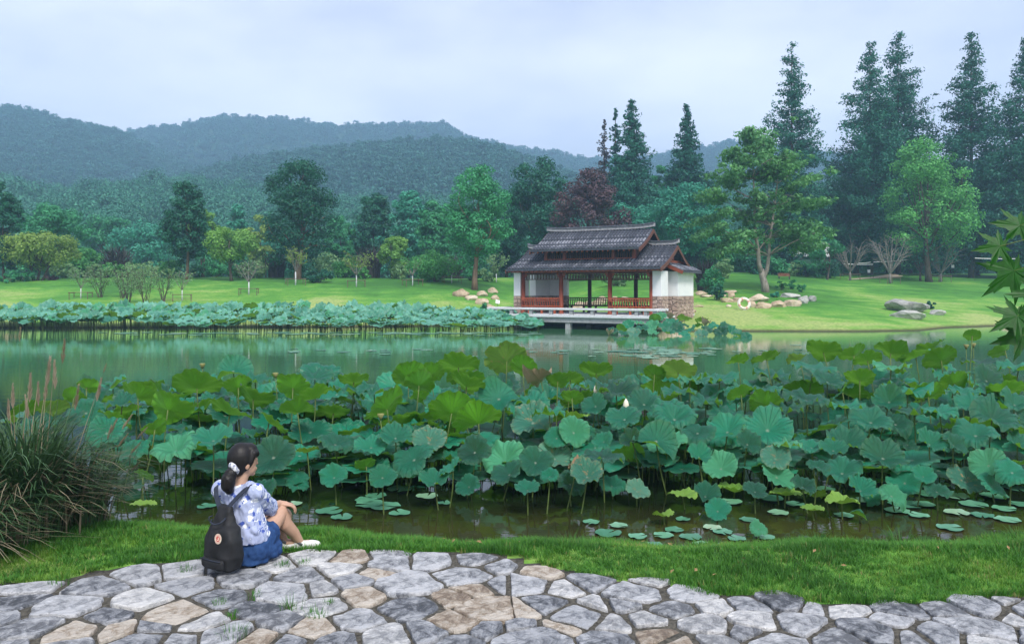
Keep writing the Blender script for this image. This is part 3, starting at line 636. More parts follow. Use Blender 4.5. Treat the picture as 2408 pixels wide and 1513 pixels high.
# ------------------------------------------------------------------ boulders
def rockmat(name, c1, c2, c3):
    m, t, o = newmat(name); n1 = noise(t, 1.6, 5, .65); n2 = noise(t, 9, 4, .6); ob = N(t, 'ShaderNodeObjectInfo').outputs['Random']
    col = ramp(t, math_(t, 'MULTIPLY_ADD', ob, .3, math_(t, 'MULTIPLY_ADD', n1, 1.0, -.15)), [(.25, c1), (.5, c2), (.8, c3)])
    col = mix(t, mrange(t, n2, .55, .75, 0, .4), col, tuple(x*.45 for x in c1))
    p = principled(t, col, .85, .25, n2, .04, .7); t.links.new(p.outputs[0], o.inputs[0]); return m
M['rock_tan'] = rockmat('rock_tan', (.26,.19,.13), (.46,.36,.25), (.62,.54,.44))
M['rock_grey'] = rockmat('rock_grey', (.19,.19,.18), (.36,.36,.34), (.55,.54,.51))
def rock_mesh(seed, sx, sy, sz):
    r = np.random.default_rng(seed); bm = bmesh.new(); bmesh.ops.create_icosphere(bm, subdivisions=3, radius=1)
    cuts = []
    for i in range(17):
        n = r.normal(size=3); n /= np.linalg.norm(n); cuts.append((n, r.uniform(.58, .86)))
    off = Vector(r.uniform(0, 50, 3))
    for v in bm.verts:
        c = np.array(v.co)
        for n, d in cuts:
            k = c @ n
            if k > d: c = c - n*(k-d)*.98
        c = c*(1 + .12*mnoise.noise(Vector(c)*1.6+off) + .07*mnoise.noise(Vector(c)*4.5+off))
        v.co = Vector((c[0]*sx, c[1]*sy, c[2]*sz))
    me = bpy.data.meshes.new('rock'); bm.to_mesh(me); bm.free(); return me
def rock(label, dx, dyb, wpx, hpx, seed, mat='rock_tan', Y=None, group=None, rz=0., up=0.):
    p = spot(dx, dyb, Y); mp = PXM(p.y); sx, sz = wpx*mp*.66, hpx*mp*.78
    r = random.Random(seed); o = link('rock', rock_mesh(seed, sx, sx*r.uniform(.55, .8), sz), M[mat]); o.location = p + Vector((0, sx*.4, sz*.42+up)); o.rotation_euler = (0, r.uniform(-.06, .06), rz+r.uniform(-.2, .2))
    tag(o, label, 'rock', group); return o
GR = 'tan boulders on the slope behind the lifebuoy'
def c4(x, y): return 1528.5+x*.1953, 558.5+y*.1953
for i, (x, y, ww, hh, mt, lab) in enumerate([(620,690,125,52,'rock_tan','tan boulder just right of the white wall'),(690,715,150,28,'rock_tan','flat tan stone below the boulder by the wall'),(965,660,225,26,'rock_tan','long flat slab above the boulder group'),(990,715,98,72,'rock_tan','round tan boulder on top of the lifebuoy group'),
        (900,708,72,28,'rock_tan','small flat stone left of the round boulder'),(935,778,145,62,'rock_tan','tan boulder left of the lifebuoy'),(1075,775,145,66,'rock_tan','tan boulder directly above the lifebuoy'),(1240,835,76,84,'rock_tan','tan boulder hidden partly by the lifebuoy ring'),
        (1325,770,210,88,'rock_tan','large rounded boulder right above the ring'),(1370,850,180,76,'rock_tan','oblong boulder in the lower row beside the ring'),(1560,835,175,82,'rock_tan','oblong boulder in the middle of the lower row'),(1740,825,195,88,'rock_tan','wedge boulder right in the lower row'),
        (1690,722,215,62,'rock_grey','pale flat boulder behind the lower row'),(1865,790,115,95,'rock_grey','grey weathered boulder near the row end'),(1960,765,135,78,'rock_grey','pale boulder at the right end of the row'),(500,900,120,42,'rock_tan','tan stone at the foot of the stone wall'),(590,835,105,32,'rock_tan','small flat stone on the grass right of the wall'),
        (950,832,64,34,'rock_tan','small stone low left of the lifebuoy'),(480,925,140,22,'rock_tan','flat tan slab behind the big waterside block')]):
    rock(lab, *c4(x, y), ww*.1953, hh*.1953, 400+i, mt, group=GR)
rock('big pale block at the water by the deck end', *c4(268, 1000), 57, 23, 430, 'rock_tan', 45.5)
def c5(x, y): return 1940+x*.2137, 499.7+y*.2137
GB = 'grey boulders on the right lawn'
rock('largest grey boulder on the right lawn', *c5(940, 1090), 84, 30, 431, 'rock_grey', group=GB)
rock('grey slab in front of the largest boulder', *c5(965, 1172), 70, 21, 432, 'rock_grey', group=GB)
rock('small grey stone right of the largest boulder', *c5(1250, 1126), 33, 14, 433, 'rock_grey', group=GB)
rock('flat tan stone at the right waterline', *c5(1960, 1250), 42, 7, 434, 'rock_tan', group='tan stones at the right waterline')
rock('large tan stone at the right waterline by the picture edge', *c5(2120, 1225), 46, 16, 435, 'rock_tan', group='tan stones at the right waterline')
GL = 'pale boulders left of the pavilion'
def c3(x, y): return 588+x*.2686, 529+y*.2686
for i, (x, y, ww, hh, lab) in enumerate([(1850,625,130,70,'leftmost large pale boulder left of the pavilion'),(2035,622,98,48,'pale boulder up the slope in the middle of its group'),(2125,592,74,44,'topmost pale boulder close to the wall'),(1935,655,92,42,'half buried boulder below the leftmost one'),
        (2025,694,98,58,'round boulder lowest but one in its group'),(2145,650,68,42,'tan boulder right beside the little plaque'),(2090,748,115,58,'lowest tan boulder beside the deck rail')]):
    rock(lab, *c3(x, y), ww*.2686, hh*.2686, 440+i, 'rock_tan', group=GL)
rock('pale boulder at the left picture edge behind the lotus', 17, 726, 38, 19, 450, 'rock_tan', 52)
GP = 'rocks seen through the pavilion'
for i, (x, y, ww, hh, lab) in enumerate([(1020,775,125,66,'upper left rock seen through the pavilion'),(1095,778,84,42,'dark rock between upper ones in the pavilion view'),(1230,770,95,56,'upper right rock seen through the pavilion'),(985,818,125,46,'low left rock in the pavilion view'),
        (1180,818,118,60,'low middle rock in the pavilion view'),(1350,808,70,54,'rock right of the column in the pavilion view'),(1440,815,72,26,'flat stone near the last column'),(530,735,60,40,'stone glimpsed between the left white walls')]):
    rock(lab, 1117+x*.2441, 499.7+y*.2441, ww*.2441, hh*.2441, 460+i, 'rock_tan', 60.5 + (800-y)*.02, group=GP)

# ------------------------------------------------------------------ small park furniture
M['white_paint'] = simple('white_paint', (.72,.73,.75), (.82,.82,.83), 6, .5, .4)
M['dark_metal'] = simple('dark_metal', (.03,.03,.035), (.05,.05,.055), 8, .5, .5)
M['bench_wood'] = simple('bench_wood', (.16,.06,.035), (.26,.11,.06), 14, .6, .3, sc3=(.3,1,1))
M['buoy'] = simple('buoy', (.72,.60,.52), (.82,.74,.68), 9, .6, .3); M['buoy_band'] = simple('buoy_band', (.62,.30,.24), (.72,.40,.32), 9, .6, .3)
M['sand'] = simple('sand', (.34,.28,.20), (.50,.42,.31), 1.2, .95, .1, .02)
# park bench
p = hit(1844, 655); mp = PXM(p.y); w2, hs = 13.5*mp, 13.5*mp; bn = empty('park_bench', p, R(-8), 'brown slatted park bench on the right lawn', 'bench')
for k in range(4): MB().box(-w2, w2, .16+k*.02, .19+k*.02, hs*(.52+k*.13), hs*(.61+k*.13)).build('backrest_slat', M['bench_wood'], bn)
for k in range(4): MB().box(-w2, w2, -.28+k*.11, -.19+k*.11, hs*.43, hs*.47).build('seat_slat', M['bench_wood'], bn)
for sx in (-1, 1):
    MB().box(sx*w2*.86-.03, sx*w2*.86+.03, -.26, -.2, -.05, hs*.43).build('leg', M['dark_metal'], bn)
    MB().bar((sx*w2*.86, .14, -.05), (sx*w2*.86, .24, hs*1.0), .05, .05).build('leg', M['dark_metal'], bn)
# lifebuoy
p = hit(1751, 728); mp = PXM(p.y); lb = empty('lifebuoy', p + Vector((0, .12, 15*mp)), 0, 'pale orange lifebuoy leaning against the boulders', 'lifebuoy'); lb.rotation_euler = (R(-16), 0, 0)
def torus_arc(R0, r0, a0, a1, n=10, m_=10):
    return MB().tube([(math.cos(a0+(a1-a0)*i/n)*R0, 0, math.sin(a0+(a1-a0)*i/n)*R0) for i in range(n+1)], r0, m_)
for k in range(4):
    a = k*math.pi/2+.4; torus_arc(11.8*mp, 3.0*mp, a+.16, a+math.pi/2-.16).build('ring_segment', M['buoy'], lb, True); torus_arc(11.8*mp, 3.12*mp, a-.17, a+.17, 5).build('band', M['buoy_band'], lb, True)
torus_arc(15.4*mp, .012, 0, 6.283, 32, 5).build('grab_rope', M['white_paint'], lb, True)
# white van behind the trees
p = spot(1900, 0, 97); mp = PXM(97); vn = empty('white_van', p, R(8), 'white van parked behind the lawn tree', 'van'); zb = P(0, 610, 97).z - p.z
prof = [(-2.1,.35),(-2.1,1.0),(-1.75,1.15),(-1.35,1.95),(-1.1,2.05),(2.1,2.05),(2.25,1.9),(2.3,.35)]
ring = lambda y: [(x, y, z+zb) for x, z in prof]
MB().loft([ring(-.85), ring(.85)]).build('body', M['white_paint'], vn)
M['car_glass'] = simple('car_glass', (.02,.03,.035), (.03,.04,.045), 3, .08, .6)
for x0, x1 in ((-1.35,-.55),(-.45,.55),(.65,1.9)): MB().box(x0+(.12 if x0 < -1 else 0), x1, -.862, -.84, 1.25+zb, 1.85+zb).build('window', M['car_glass'], vn)
MB().add([(-1.78,-.75,1.2+zb),(-1.78,.75,1.2+zb),(-1.42,.7,1.9+zb),(-1.42,-.7,1.9+zb),(-1.76,-.75,1.2+zb),(-1.76,.75,1.2+zb),(-1.40,.7,1.9+zb),(-1.40,-.7,1.9+zb)],[(0,1,2,3),(7,6,5,4),(0,3,7,4),(1,5,6,2),(3,2,6,7),(0,4,5,1)]).build('windscreen', M['car_glass'], vn)
for x in (-1.35, 1.45): MB().tube([(x,-.9,.33+zb),(x,-.68,.33+zb)], .33, 16).build('wheel', M['dark_metal'], vn)
for x in (-1.35, 1.45): MB().tube([(x,.9,.33+zb),(x,.68,.33+zb)], .33, 16).build('wheel', M['dark_metal'], vn)
for y in (-.6, .6): MB().box(-2.13, -2.09, y-.15, y+.15, .75+zb, .95+zb).build('headlight', M['limewash'], vn)
_gx = np.linspace(-3.9, 3.9, 30); _gy = np.linspace(-3.2, 5, 24)
po = link('terrace', grid_mesh('terrace', _gx, _gy, lambda X, Y: -.35 + (zb+.352)*np.clip(1.3-((X/3.7)**4+((Y-.8)/4.0)**4)*1.3, 0, 1)), M['hill']); po.location = p; po['kind'] = 'structure'; po['label'] = 'raised overgrown terrace behind the lawn'
# sandy path
def drape(name, poly, mat, off=.02, label=None):
    n = 24; A, B = poly; V = []; Fq = []
    for i in range(n+1):
        k = i/n
        for side in (A, B):
            xs_ = [q[0] for q in side]; ys_ = [q[1] for q in side]; u = k*(len(side)-1)
            dx, dy = np.interp(u, range(len(side)), xs_), np.interp(u, range(len(side)), ys_); h = hit(dx, dy); V.append((h.x, h.y, h.z+off))
        if i: q = len(V); Fq.append((q-4, q-2, q-1, q-3))
    o = link(name, npmesh(name, np.array(V), np.array(Fq), True), mat); o['kind'] = 'structure'; o['label'] = label
drape('path', ([c5(250,741),c5(500,726),c5(760,712),c5(900,695),c5(1090,662)], [c5(250,735),c5(500,709),c5(760,672),c5(900,662),c5(1090,655)]), M['sand'], .05, 'sandy path curving over the right lawn')
# signs
for (x, y, lab) in ((483, 694, 'small white sign on a stake by the path'), (1405, 708, 'small white sign beside the right bare cherry')):
    p = hit(*c5(x, y)); mp = PXM(p.y); s = empty('lawn_sign', p, 0, lab, 'sign', 'small white signs on the right lawn'); h = (11 if x < 900 else 26)*mp
    MB().tube([(0,0,-.1),(0,0,h)], .02, 6).build('post', M['dark_metal'], s); MB().box(-3.4*mp, 3.4*mp, -.035, -.012, h-3.6*mp, h+3.6*mp).build('panel', M['white_paint'], s)
p = hit(*c3(2165, 722)); mp = PXM(p.y); s = empty('plaque', p, R(15), 'little white tilted plaque on a stick beside the pavilion', 'sign')
MB().tube([(0,0,-.1),(0,0,13*mp)], .015, 6).build('post', M['dark_metal'], s); q = MB().box(-5*mp, 5*mp, -.02, .02, 0, 9*mp).build('panel', M['white_paint'], s); q.location = (0, -.03, 10*mp); q.rotation_euler = (R(-25), R(14), 0)
M['dark_wood0'] = simple('dark_wood0', (.03,.03,.025), (.06,.055,.045), 9, .8)
# white barrier tapes strung between the bare cherries
for i, (a, b, lab) in enumerate([((205,560),(530,566),'lowest white tape strung behind the leftmost cherry'),((370,552),(505,542),'short white tape just above the lowest one'),((535,541),(925,515),'long white tape rising behind the widest cherry'),((1650,497),(2105,504),'white tape beside the maple leaves at the right')]):
    A, B = P(*c5(*a), 92), P(*c5(*b), 92); n = 10; V = []
    for k in range(n+1):
        c = A.lerp(B, k/n); c.z -= .04*math.sin(math.pi*k/n); V += [(c.x, c.y, c.z+.035), (c.x, c.y+.02, c.z+.035), (c.x, c.y+.02, c.z-.035), (c.x, c.y, c.z-.035)]
    rings = [V[4*k:4*k+4] for k in range(n+1)]; tp = empty('barrier_tape', (A.x, A.y, tz(A.x, A.y)), 0, lab, 'barrier tape', 'white tapes strung across the right lawn')
    o = MB().loft([[Vector(q)-tp.location for q in r_] for r_ in rings]).build('tape', M['white_paint'], tp)
    for e in (A, B): MB().tube([(e.x-tp.location.x, e.y-tp.location.y+.03, tz(e.x, e.y)-tp.location.z-.2), (e.x-tp.location.x, e.y-tp.location.y+.03, e.z-tp.location.z+.15)], .012, 6).build('post', M['dark_wood0'], tp)

# ------------------------------------------------------------------ the pavilion on the far shore
def tilemat():
    m, t, o = newmat('roof_tile'); n1 = noise(t, 7, 4, .65); n2 = noise(t, 1.2, 3, .5); isl = N(t, 'ShaderNodeNewGeometry').outputs['Random Per Island']; ob = N(t, 'ShaderNodeObjectInfo').outputs['Random']
    a = math_(t, 'MULTIPLY_ADD', isl, .45, math_(t, 'MULTIPLY_ADD', n1, .75, math_(t, 'MULTIPLY_ADD', ob, .18, -.25)))
    col = ramp(t, a, [(.2, (.024,.027,.038)), (.55, (.070,.076,.098)), (.82, (.32,.33,.38))])
    col = mix(t, mrange(t, n2, .6, .75, 0, .25), col, (.10,.11,.08))
    p = principled(t, col, .8, .3, n1, .01, .5); t.links.new(p.outputs[0], o.inputs[0]); return m
M['tile'] = tilemat()
M['ridge'] = simple('ridge', (.20,.20,.22), (.42,.41,.43), 6, .85, .2, .01)
M['plaster'] = simple('plaster', (.72,.73,.75), (.80,.80,.81), 2.2, .85, .2, .004, .3)
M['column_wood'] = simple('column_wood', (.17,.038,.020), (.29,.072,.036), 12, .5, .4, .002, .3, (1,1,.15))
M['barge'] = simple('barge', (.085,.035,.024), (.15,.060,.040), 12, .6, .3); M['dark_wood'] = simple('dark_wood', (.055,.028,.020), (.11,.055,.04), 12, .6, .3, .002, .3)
M['granite'] = simple('granite', (.54,.55,.58), (.72,.73,.76), 9, .7, .3, .004, .3)
M['granite_dark'] = simple('granite_dark', (.30,.30,.32), (.44,.44,.46), 5, .75, .3, .004, .3)
M['rubble'] = rockmat('rubble', (.20,.14,.115), (.36,.26,.21), (.52,.41,.35))
M['mortar'] = simple('mortar', (.10,.085,.075), (.17,.15,.13), 12, .95, .1)
pv_ = empty('pavilion', (3.06, 50.0, 0.0), R(-30), 'open timber pavilion with dark tiled double roof and white walls on the far shore', 'pavilion')
FL = .86                                                    # deck floor over the water
# --- deck, its beams and piers
dk = MB().box(-4.3, 6.85, -1.72, 5.2, FL-.17, FL).build('deck', M['granite'], pv_); bevel(dk, .02)
be = MB().box(-4.1, 6.7, -1.60, -1.20, FL-.46, FL-.172).build('deck_beam', M['granite_dark'], pv_)
MB().box(-4.1, 6.7, 4.3, 4.7, FL-.46, FL-.172).build('deck_beam', M['granite_dark'], pv_)
for s_ in (-2.3, 1.2, 4.6):
    for t_ in (-1.38, 1.6, 4.5): MB().box(s_-.16, s_+.16, t_-.16, t_+.16, -.9, FL-.462 if t_ != 1.6 else FL-.172).build('pier', M['granite_dark'], pv_)
# --- stone balustrade round the deck
rl = MB().box(-4.36, 6.9, -1.76, -1.44, FL+.27, FL+.40).build('balustrade', M['granite'], pv_); bevel(rl, .02)
for s_ in np.linspace(-4.0, 5.6, 8).tolist() + [6.15, 6.7]: MB().box(s_-.10, s_+.10, -1.70, -1.50, FL+.002, FL+.268).build('post', M['granite_dark'], rl)
for sx, y1 in ((-4.22, 1.0), (6.74, 0.1)):
    q = MB().box(sx-.15, sx+.15, -1.438, y1, FL+.27, FL+.40).build('side_rail', M['granite'], rl)
    for y in np.arange(-.9, y1, .8): MB().box(sx-.09, sx+.09, y-.09, y+.09, FL+.002, FL+.268).build('post', M['granite_dark'], rl)
# --- columns and beams
CS = [-2.70, 0.0, 3.27, 5.90]; CT = (0.0, 4.25)
for s_ in CS:
    for t_ in CT:
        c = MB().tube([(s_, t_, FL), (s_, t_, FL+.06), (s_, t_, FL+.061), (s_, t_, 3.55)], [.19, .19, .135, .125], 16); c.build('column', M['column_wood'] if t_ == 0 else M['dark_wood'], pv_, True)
for t_ in CT:
    MB().box(-3.2, 6.35, t_-.07, t_+.07, 3.40, 3.58).build('beam', M['column_wood'], pv_)
for s_ in CS: MB().box(s_-.07, s_+.07, .09, 4.16, 3.36, 3.52).build('tie_beam', M['dark_wood'], pv_)
for s_ in CS:                                                # brackets under the beams
    for d in (-1, 1):
        if -2.7 < s_ + d*.3 < 5.9:
            MB().add([(s_+d*.13,-.04,3.08),(s_+d*.13,.04,3.08),(s_+d*.36,-.04,3.36),(s_+d*.36,.04,3.36),(s_+d*.13,-.04,3.38),(s_+d*.13,.04,3.38)], [(0,2,4),(1,5,3),(0,1,3,2),(2,3,5,4),(4,5,1,0)]).build('bracket', M['column_wood'], pv_)
# --- hanging lattices and bench rails, one per bay
def bars(parent, name, mat, s0, s1, n, y, z0, z1, w, lean=0.):
    me = MB().bar((0, 0, z0), (0, lean, z1), w, w).mesh(name); me.materials.append(mat)
    for k in range(n):
        o = link(name, me, None, parent); o.location = (s0+(s1-s0)*(k+.5)/n, y, 0)
for i in range(3):
    a, b = CS[i]+.14, CS[i+1]-.14
    for t_, mt in ((0.0, M['dark_wood']), (4.25, M['dark_wood'])):
        la = MB().box(a, b, t_-.03, t_+.03, 3.30, 3.36).box(a, b, t_-.03, t_+.03, 2.98, 3.03).build('hanging_lattice', mt, pv_)
        bars(la, 'slat', mt, a, b, int((b-a)/.19), t_, 3.028, 3.302, .05)
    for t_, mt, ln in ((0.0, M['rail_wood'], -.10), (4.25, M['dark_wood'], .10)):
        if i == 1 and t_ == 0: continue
        y = t_ + (-.16 if t_ == 0 else .16)
        br_ = MB().box(a-.1, b+.1, y+ln-.05, y+ln+.05, FL+.92, FL+.99).box(a-.1, b+.1, y+ln*.8-.03, y+ln*.8+.03, FL+.80, FL+.84).box(a-.1, b+.1, y-.04, y+.04, FL+.44, FL+.50).build('bench_rail', mt, pv_)
        bars(br_, 'slat', mt, a, b, int((b-a)/.16), y, FL+.495, FL+.925, .045, ln)
        MB().box(a-.1, b+.1, y+(.05 if t_ == 0 else -.45), y+(.45 if t_ == 0 else -.05), FL+.40, FL+.46).build('seat', mt, br_)
        for q in np.linspace(a+.3, b-.3, 3): MB().box(q-.06, q+.06, y+(.08 if t_ == 0 else -.2), y+(.2 if t_ == 0 else -.08), FL+.001, FL+.399).build('leg', mt, br_)
# --- white walls on rubble bases
def vor_cells(seeds, box, gap, r, clipn=14):
    """cells of a Voronoi pattern in a rectangle, shrunk by the joint width"""
    S = np.array(seeds); out = []
    for i, c in enumerate(S):
        poly = [Vector((box[0], box[2])), Vector((box[1], box[2])), Vector((box[1], box[3])), Vector((box[0], box[3]))]
        near = np.argsort(((S-c)**2).sum(1))[1:clipn+1]
        for j in near:
            n = Vector(S[j]-c); L = n.length
            if L < 1e-6: continue
            n /= L; poly = clip_poly(poly, n, n.dot(Vector(c)) + L/2 - gap/2)
            if len(poly) < 3: break
        if len(poly) >= 3: out.append((i, poly))
    return out
def clip_poly(poly, n, d):
    res = []
    for i in range(len(poly)):
        a, b = poly[i], poly[(i+1) % len(poly)]; da, db = n.dot(a)-d, n.dot(b)-d
        if da <= 0: res.append(a)
        if da*db < 0: res.append(a.lerp(b, da/(da-db)))
    return res
def pier_wall(x0, x1, y0, y1, seed, ztop=3.45):
    """plastered wall block with a rubble-stone base"""
    w_ = bevel(MB().box(x0, x1, y0, y1, 1.96, ztop).build('white_wall', M['plaster'], pv_), .015)
    b_ = MB().box(x0, x1, y0, y1, FL-.95, 1.958).build('stone_base', M['mortar'], pv_); r = np.random.default_rng(seed)
    for face in range(4):
        u0, u1 = ((x0, x1), (y0, y1), (x0, x1), (y0, y1))[face]; zz0, zz1 = FL-.4, 1.95; nu = max(2, int((u1-u0)/.24)); nz_ = 7
        sd_ = [(u0+(i+.5+r.uniform(-.32,.32))*(u1-u0)/nu, zz0+(j+.5+r.uniform(-.3,.3))*(zz1-zz0)/nz_) for i in range(nu) for j in range(nz_)]
        for i, poly in vor_cells(sd_, (u0+.008, u1-.008, zz0, zz1), .028, r):
            c = sum(poly, Vector((0,0)))/len(poly); pr = r.uniform(.02, .045); lo = [c.lerp(q, 1.0) for q in poly]; hi = [c.lerp(q, .78) for q in poly]
            def pt(q, d): return {0: (q.x, y0-d, q.y), 1: (x1+d, q.x, q.y), 2: (q.x, y1+d, q.y), 3: (x0-d, q.x, q.y)}[face]
            n = len(poly); v = [pt(q, .001) for q in lo] + [pt(q, pr) for q in hi]; f = [tuple(range(n, 2*n))] + [(k, (k+1) % n, n+(k+1) % n, n+k) for k in range(n)]
            if face in (2, 3): f = [tuple(reversed(q)) for q in f]
            link('stone', npmesh('stone', v, f), M['rubble'], b_)
pier_wall(5.98, 6.53, -.10, 1.08, 1); pier_wall(6.30, 7.02, 1.45, 4.45, 2)
pier_wall(-3.35, -2.86, -.10, 1.08, 3); pier_wall(-3.35, -2.86, 2.0, 4.40, 4); pier_wall(-2.858, -1.6, 4.02, 4.40, 5)
# --- roofs
def prof(t0, z0, t1, z1, sag=.16, n=12):
    """eave -> ridge curve in the cross-section (t, z), hollow like a tiled roof"""
    return [(t0+(t1-t0)*k/n, z0+(z1-z0)*k/n - sag*math.sin(math.pi*k/n)*.9) for k in range(n+1)]
def roof_sheet(name, s0, s1, pr, thick=.10, parent=None, mat=None):
    rings = []
    for s_ in (s0, s1): rings.append([(s_, a, b) for a, b in pr] + [(s_, a, b-thick) for a, b in reversed(pr)])
    return MB().loft(rings).build(name, mat or M['tile'], parent)
def tile_row_mesh(pr, rad=.072, step=.24):
    """one barrel-tile course from eave to ridge, tile overlapping tile"""
    pts = [Vector((0, a, b)) for a, b in pr]; L = [0]
    for i in range(1, len(pts)): L.append(L[-1]+(pts[i]-pts[i-1]).length)
    n = max(2, int(L[-1]/step)); mb = MB()
    def at(d): return Vector((0, np.interp(d, L, [p.y for p in pts]), np.interp(d, L, [p.z for p in pts])))
    for i in range(n):
        a, b = at(L[-1]*i/n), at(L[-1]*(i+1.12)/n) if i < n-1 else at(L[-1]); d = (b-a).normalized(); nn = Vector((0, -d.z, d.y)); nn = nn if nn.z > 0 else -nn
        rings = []
        for p, rr, lift in ((a, rad*1.08, .030), (b, rad*.92, .012)):
            rings.append([p + Vector((math.cos(math.pi*k/5)*rr, 0, 0)) + nn*(math.sin(math.pi*k/5)*rr*.95 + lift - .02) for k in range(6)])
        mb.loft(rings)
    return mb.mesh('tile_row', False)
def tile_roof(name, s0, s1, prof_fn, parent=pv_, pitch=.205):
    """prof_fn(s) -> key, profile ; rows share their mesh by key"""
    cache = {}; k, rep = prof_fn((s0+s1)/2); root = None; n = int(round((s1-s0)/pitch)); rows = []
    for i in range(n):
        s_ = s0+(i+.5)*(s1-s0)/n; key, pr = prof_fn(s_)
        if key not in cache: cache[key] = tile_row_mesh(pr); cache[key].materials.append(M['tile'])
        rows.append((s_, cache[key]))
    for s_, me in rows: o = link('tile_row', me, None, parent); o.location = (s_, 0, 0)
LR, UR = (-3.45, 6.76), (-2.02, 5.22)                       # roof ends along the long axis
ZE, ZR, UE, UZ = 3.64, 5.06, 4.84, 6.10
low_f = prof(-.92, ZE, 2.12, ZR); low_b = prof(5.16, ZE, 2.13, ZR)
cut = [q for q in low_f if q[0] <= .62]; cutb = [q for q in low_b if q[0] >= 3.62]
lo = roof_sheet('lower_roof', *LR, low_f, .11, pv_); roof_sheet('lower_roof_back', *LR, list(reversed(low_b)), .11, lo)
tile_roof('f', *LR, lambda s_: ('m', cut) if -1.62 < s_ < 4.82 else ('e', low_f), lo); tile_roof('b', *LR, lambda s_: ('m', cutb) if -1.62 < s_ < 4.82 else ('e', low_b), lo)
up_f = prof(-.32, UE, 2.12, UZ, .12); up_b = prof(4.56, UE, 2.13, UZ, .12)
uo = roof_sheet('upper_roof', *UR, up_f, .11, pv_); roof_sheet('upper_roof_back', *UR, list(reversed(up_b)), .11, uo)
tile_roof('f', *UR, lambda s_: ('m', up_f), uo); tile_roof('b', *UR, lambda s_: ('m', up_b), uo)
def ridge(s0, s1, z, name, parent):
    n = 12; R_ = []
    for i in range(n+1):
        s_ = s0+(s1-s0)*i/n; lift = .11*abs(2*i/n-1)**6; R_.append([(s_, 2.12-.12, z+lift), (s_, 2.12+.12, z+lift), (s_, 2.12+.09, z+.19+lift), (s_, 2.12-.09, z+.19+lift)])
    q = MB().loft(R_).build(name, M['ridge'], parent); R2 = [[(a[0], a[1]+(-.05 if k in (0,3) else .05), a[2]+(.192 if k < 2 else .07)) for k, a in enumerate(r_)] for r_ in R_]
    MB().loft(R2).build('ridge_coping', M['tile'], q)
ridge(UR[0]-.05, UR[1]+.1, UZ+.02, 'ridge', uo); ridge(LR[0]-.04, -1.75, ZR+.02, 'ridge', lo); ridge(4.95, LR[1]+.1, ZR+.02, 'ridge', lo)
for root, (s0, s1), fr, bk in ((lo, LR, low_f, low_b), (uo, UR, up_f, up_b)):   # barge boards at the gables and rafter tails under the eaves
    for s_ in (s0-.03, s1+.03):
        for pr in (fr, bk):
            rings = [[(s_-.03, a, b-.26), (s_+.03, a, b-.26), (s_+.03, a, b-.04), (s_-.03, a, b-.04)] for a, b in pr]; MB().loft(rings).build('barge_board', M['barge'], root)
    for pr, dr in ((fr, 1), (bk, -1)):
        t0, z0 = pr[0]; t1, z1 = pr[2]; me = MB().bar((0, t0+dr*.03, z0-.165), (0, t1, z1-.165), .07, .08).mesh('rafter'); me.materials.append(M['column_wood'])
        for k in range(int((s1-s0)/.34)): q = link('rafter', me, None, root); q.location = (s0+.17+k*.34, 0, 0)
# gables, purlins and the clerestory between the roofs
for s_ in (6.25, -2.95):
    MB().add([(s_-.04,-.05,3.50),(s_-.04,4.30,3.50),(s_-.04,2.12,4.72),(s_+.04,-.05,3.50),(s_+.04,4.30,3.50),(s_+.04,2.12,4.72)], [(0,2,1),(3,4,5),(0,1,4,3),(1,2,5,4),(2,0,3,5)]).build('gable', M['dark_wood'], pv_)
for s_ in (4.62, -1.42):
    MB().add([(s_-.04,.62,4.3),(s_-.04,3.62,4.3),(s_-.04,3.62,4.95),(s_-.04,2.12,5.82),(s_-.04,.62,4.95),(s_+.04,.62,4.3),(s_+.04,3.62,4.3),(s_+.04,3.62,4.95),(s_+.04,2.12,5.82),(s_+.04,.62,4.95)], [(0,4,3,2,1),(5,6,7,8,9),(0,1,6,5),(1,2,7,6),(2,3,8,7),(3,4,9,8),(4,0,5,9)]).build('gable', M['dark_wood'], pv_)
for a, z in ((2.12,4.78),(.6,4.02),(3.64,4.02),(-.5,3.52),(4.74,3.52)): MB().tube([(-3.3, a, z), (6.66, a, z)], .075, 8).build('purlin', M['column_wood'], pv_)
for a, z in ((2.12,5.82),(.9,5.2),(3.34,5.2),(0.1,4.84),(4.14,4.84)): MB().tube([(-1.9, a, z), (5.12, a, z)], .07, 8).build('purlin', M['column_wood'], pv_)
MB().bar((6.45, .5, 4.05), (6.45, 3.75, 4.05), .10, .14).build('gable_beam', M['column_wood'], pv_); MB().bar((6.45, 2.12, 4.05), (6.45, 2.12, 4.8), .10, .10).build('gable_strut', M['column_wood'], pv_)
for t_ in (.62, 3.62):
    cs = MB().box(-1.42, 4.62, t_-.04, t_+.04, 4.20, 4.30).box(-1.42, 4.62, t_-.04, t_+.04, 4.80, 4.90).build('clerestory', M['column_wood'], pv_)
    for s_ in (-1.38, -.05, 3.25, 4.58): MB().box(s_-.09, s_+.09, t_-.09, t_+.09, 4.22, 4.92).build('post', M['column_wood'], cs)
    bars(cs, 'slat', M['dark_wood'], -1.3, 4.5, 40, t_, 4.301, 4.799, .06)
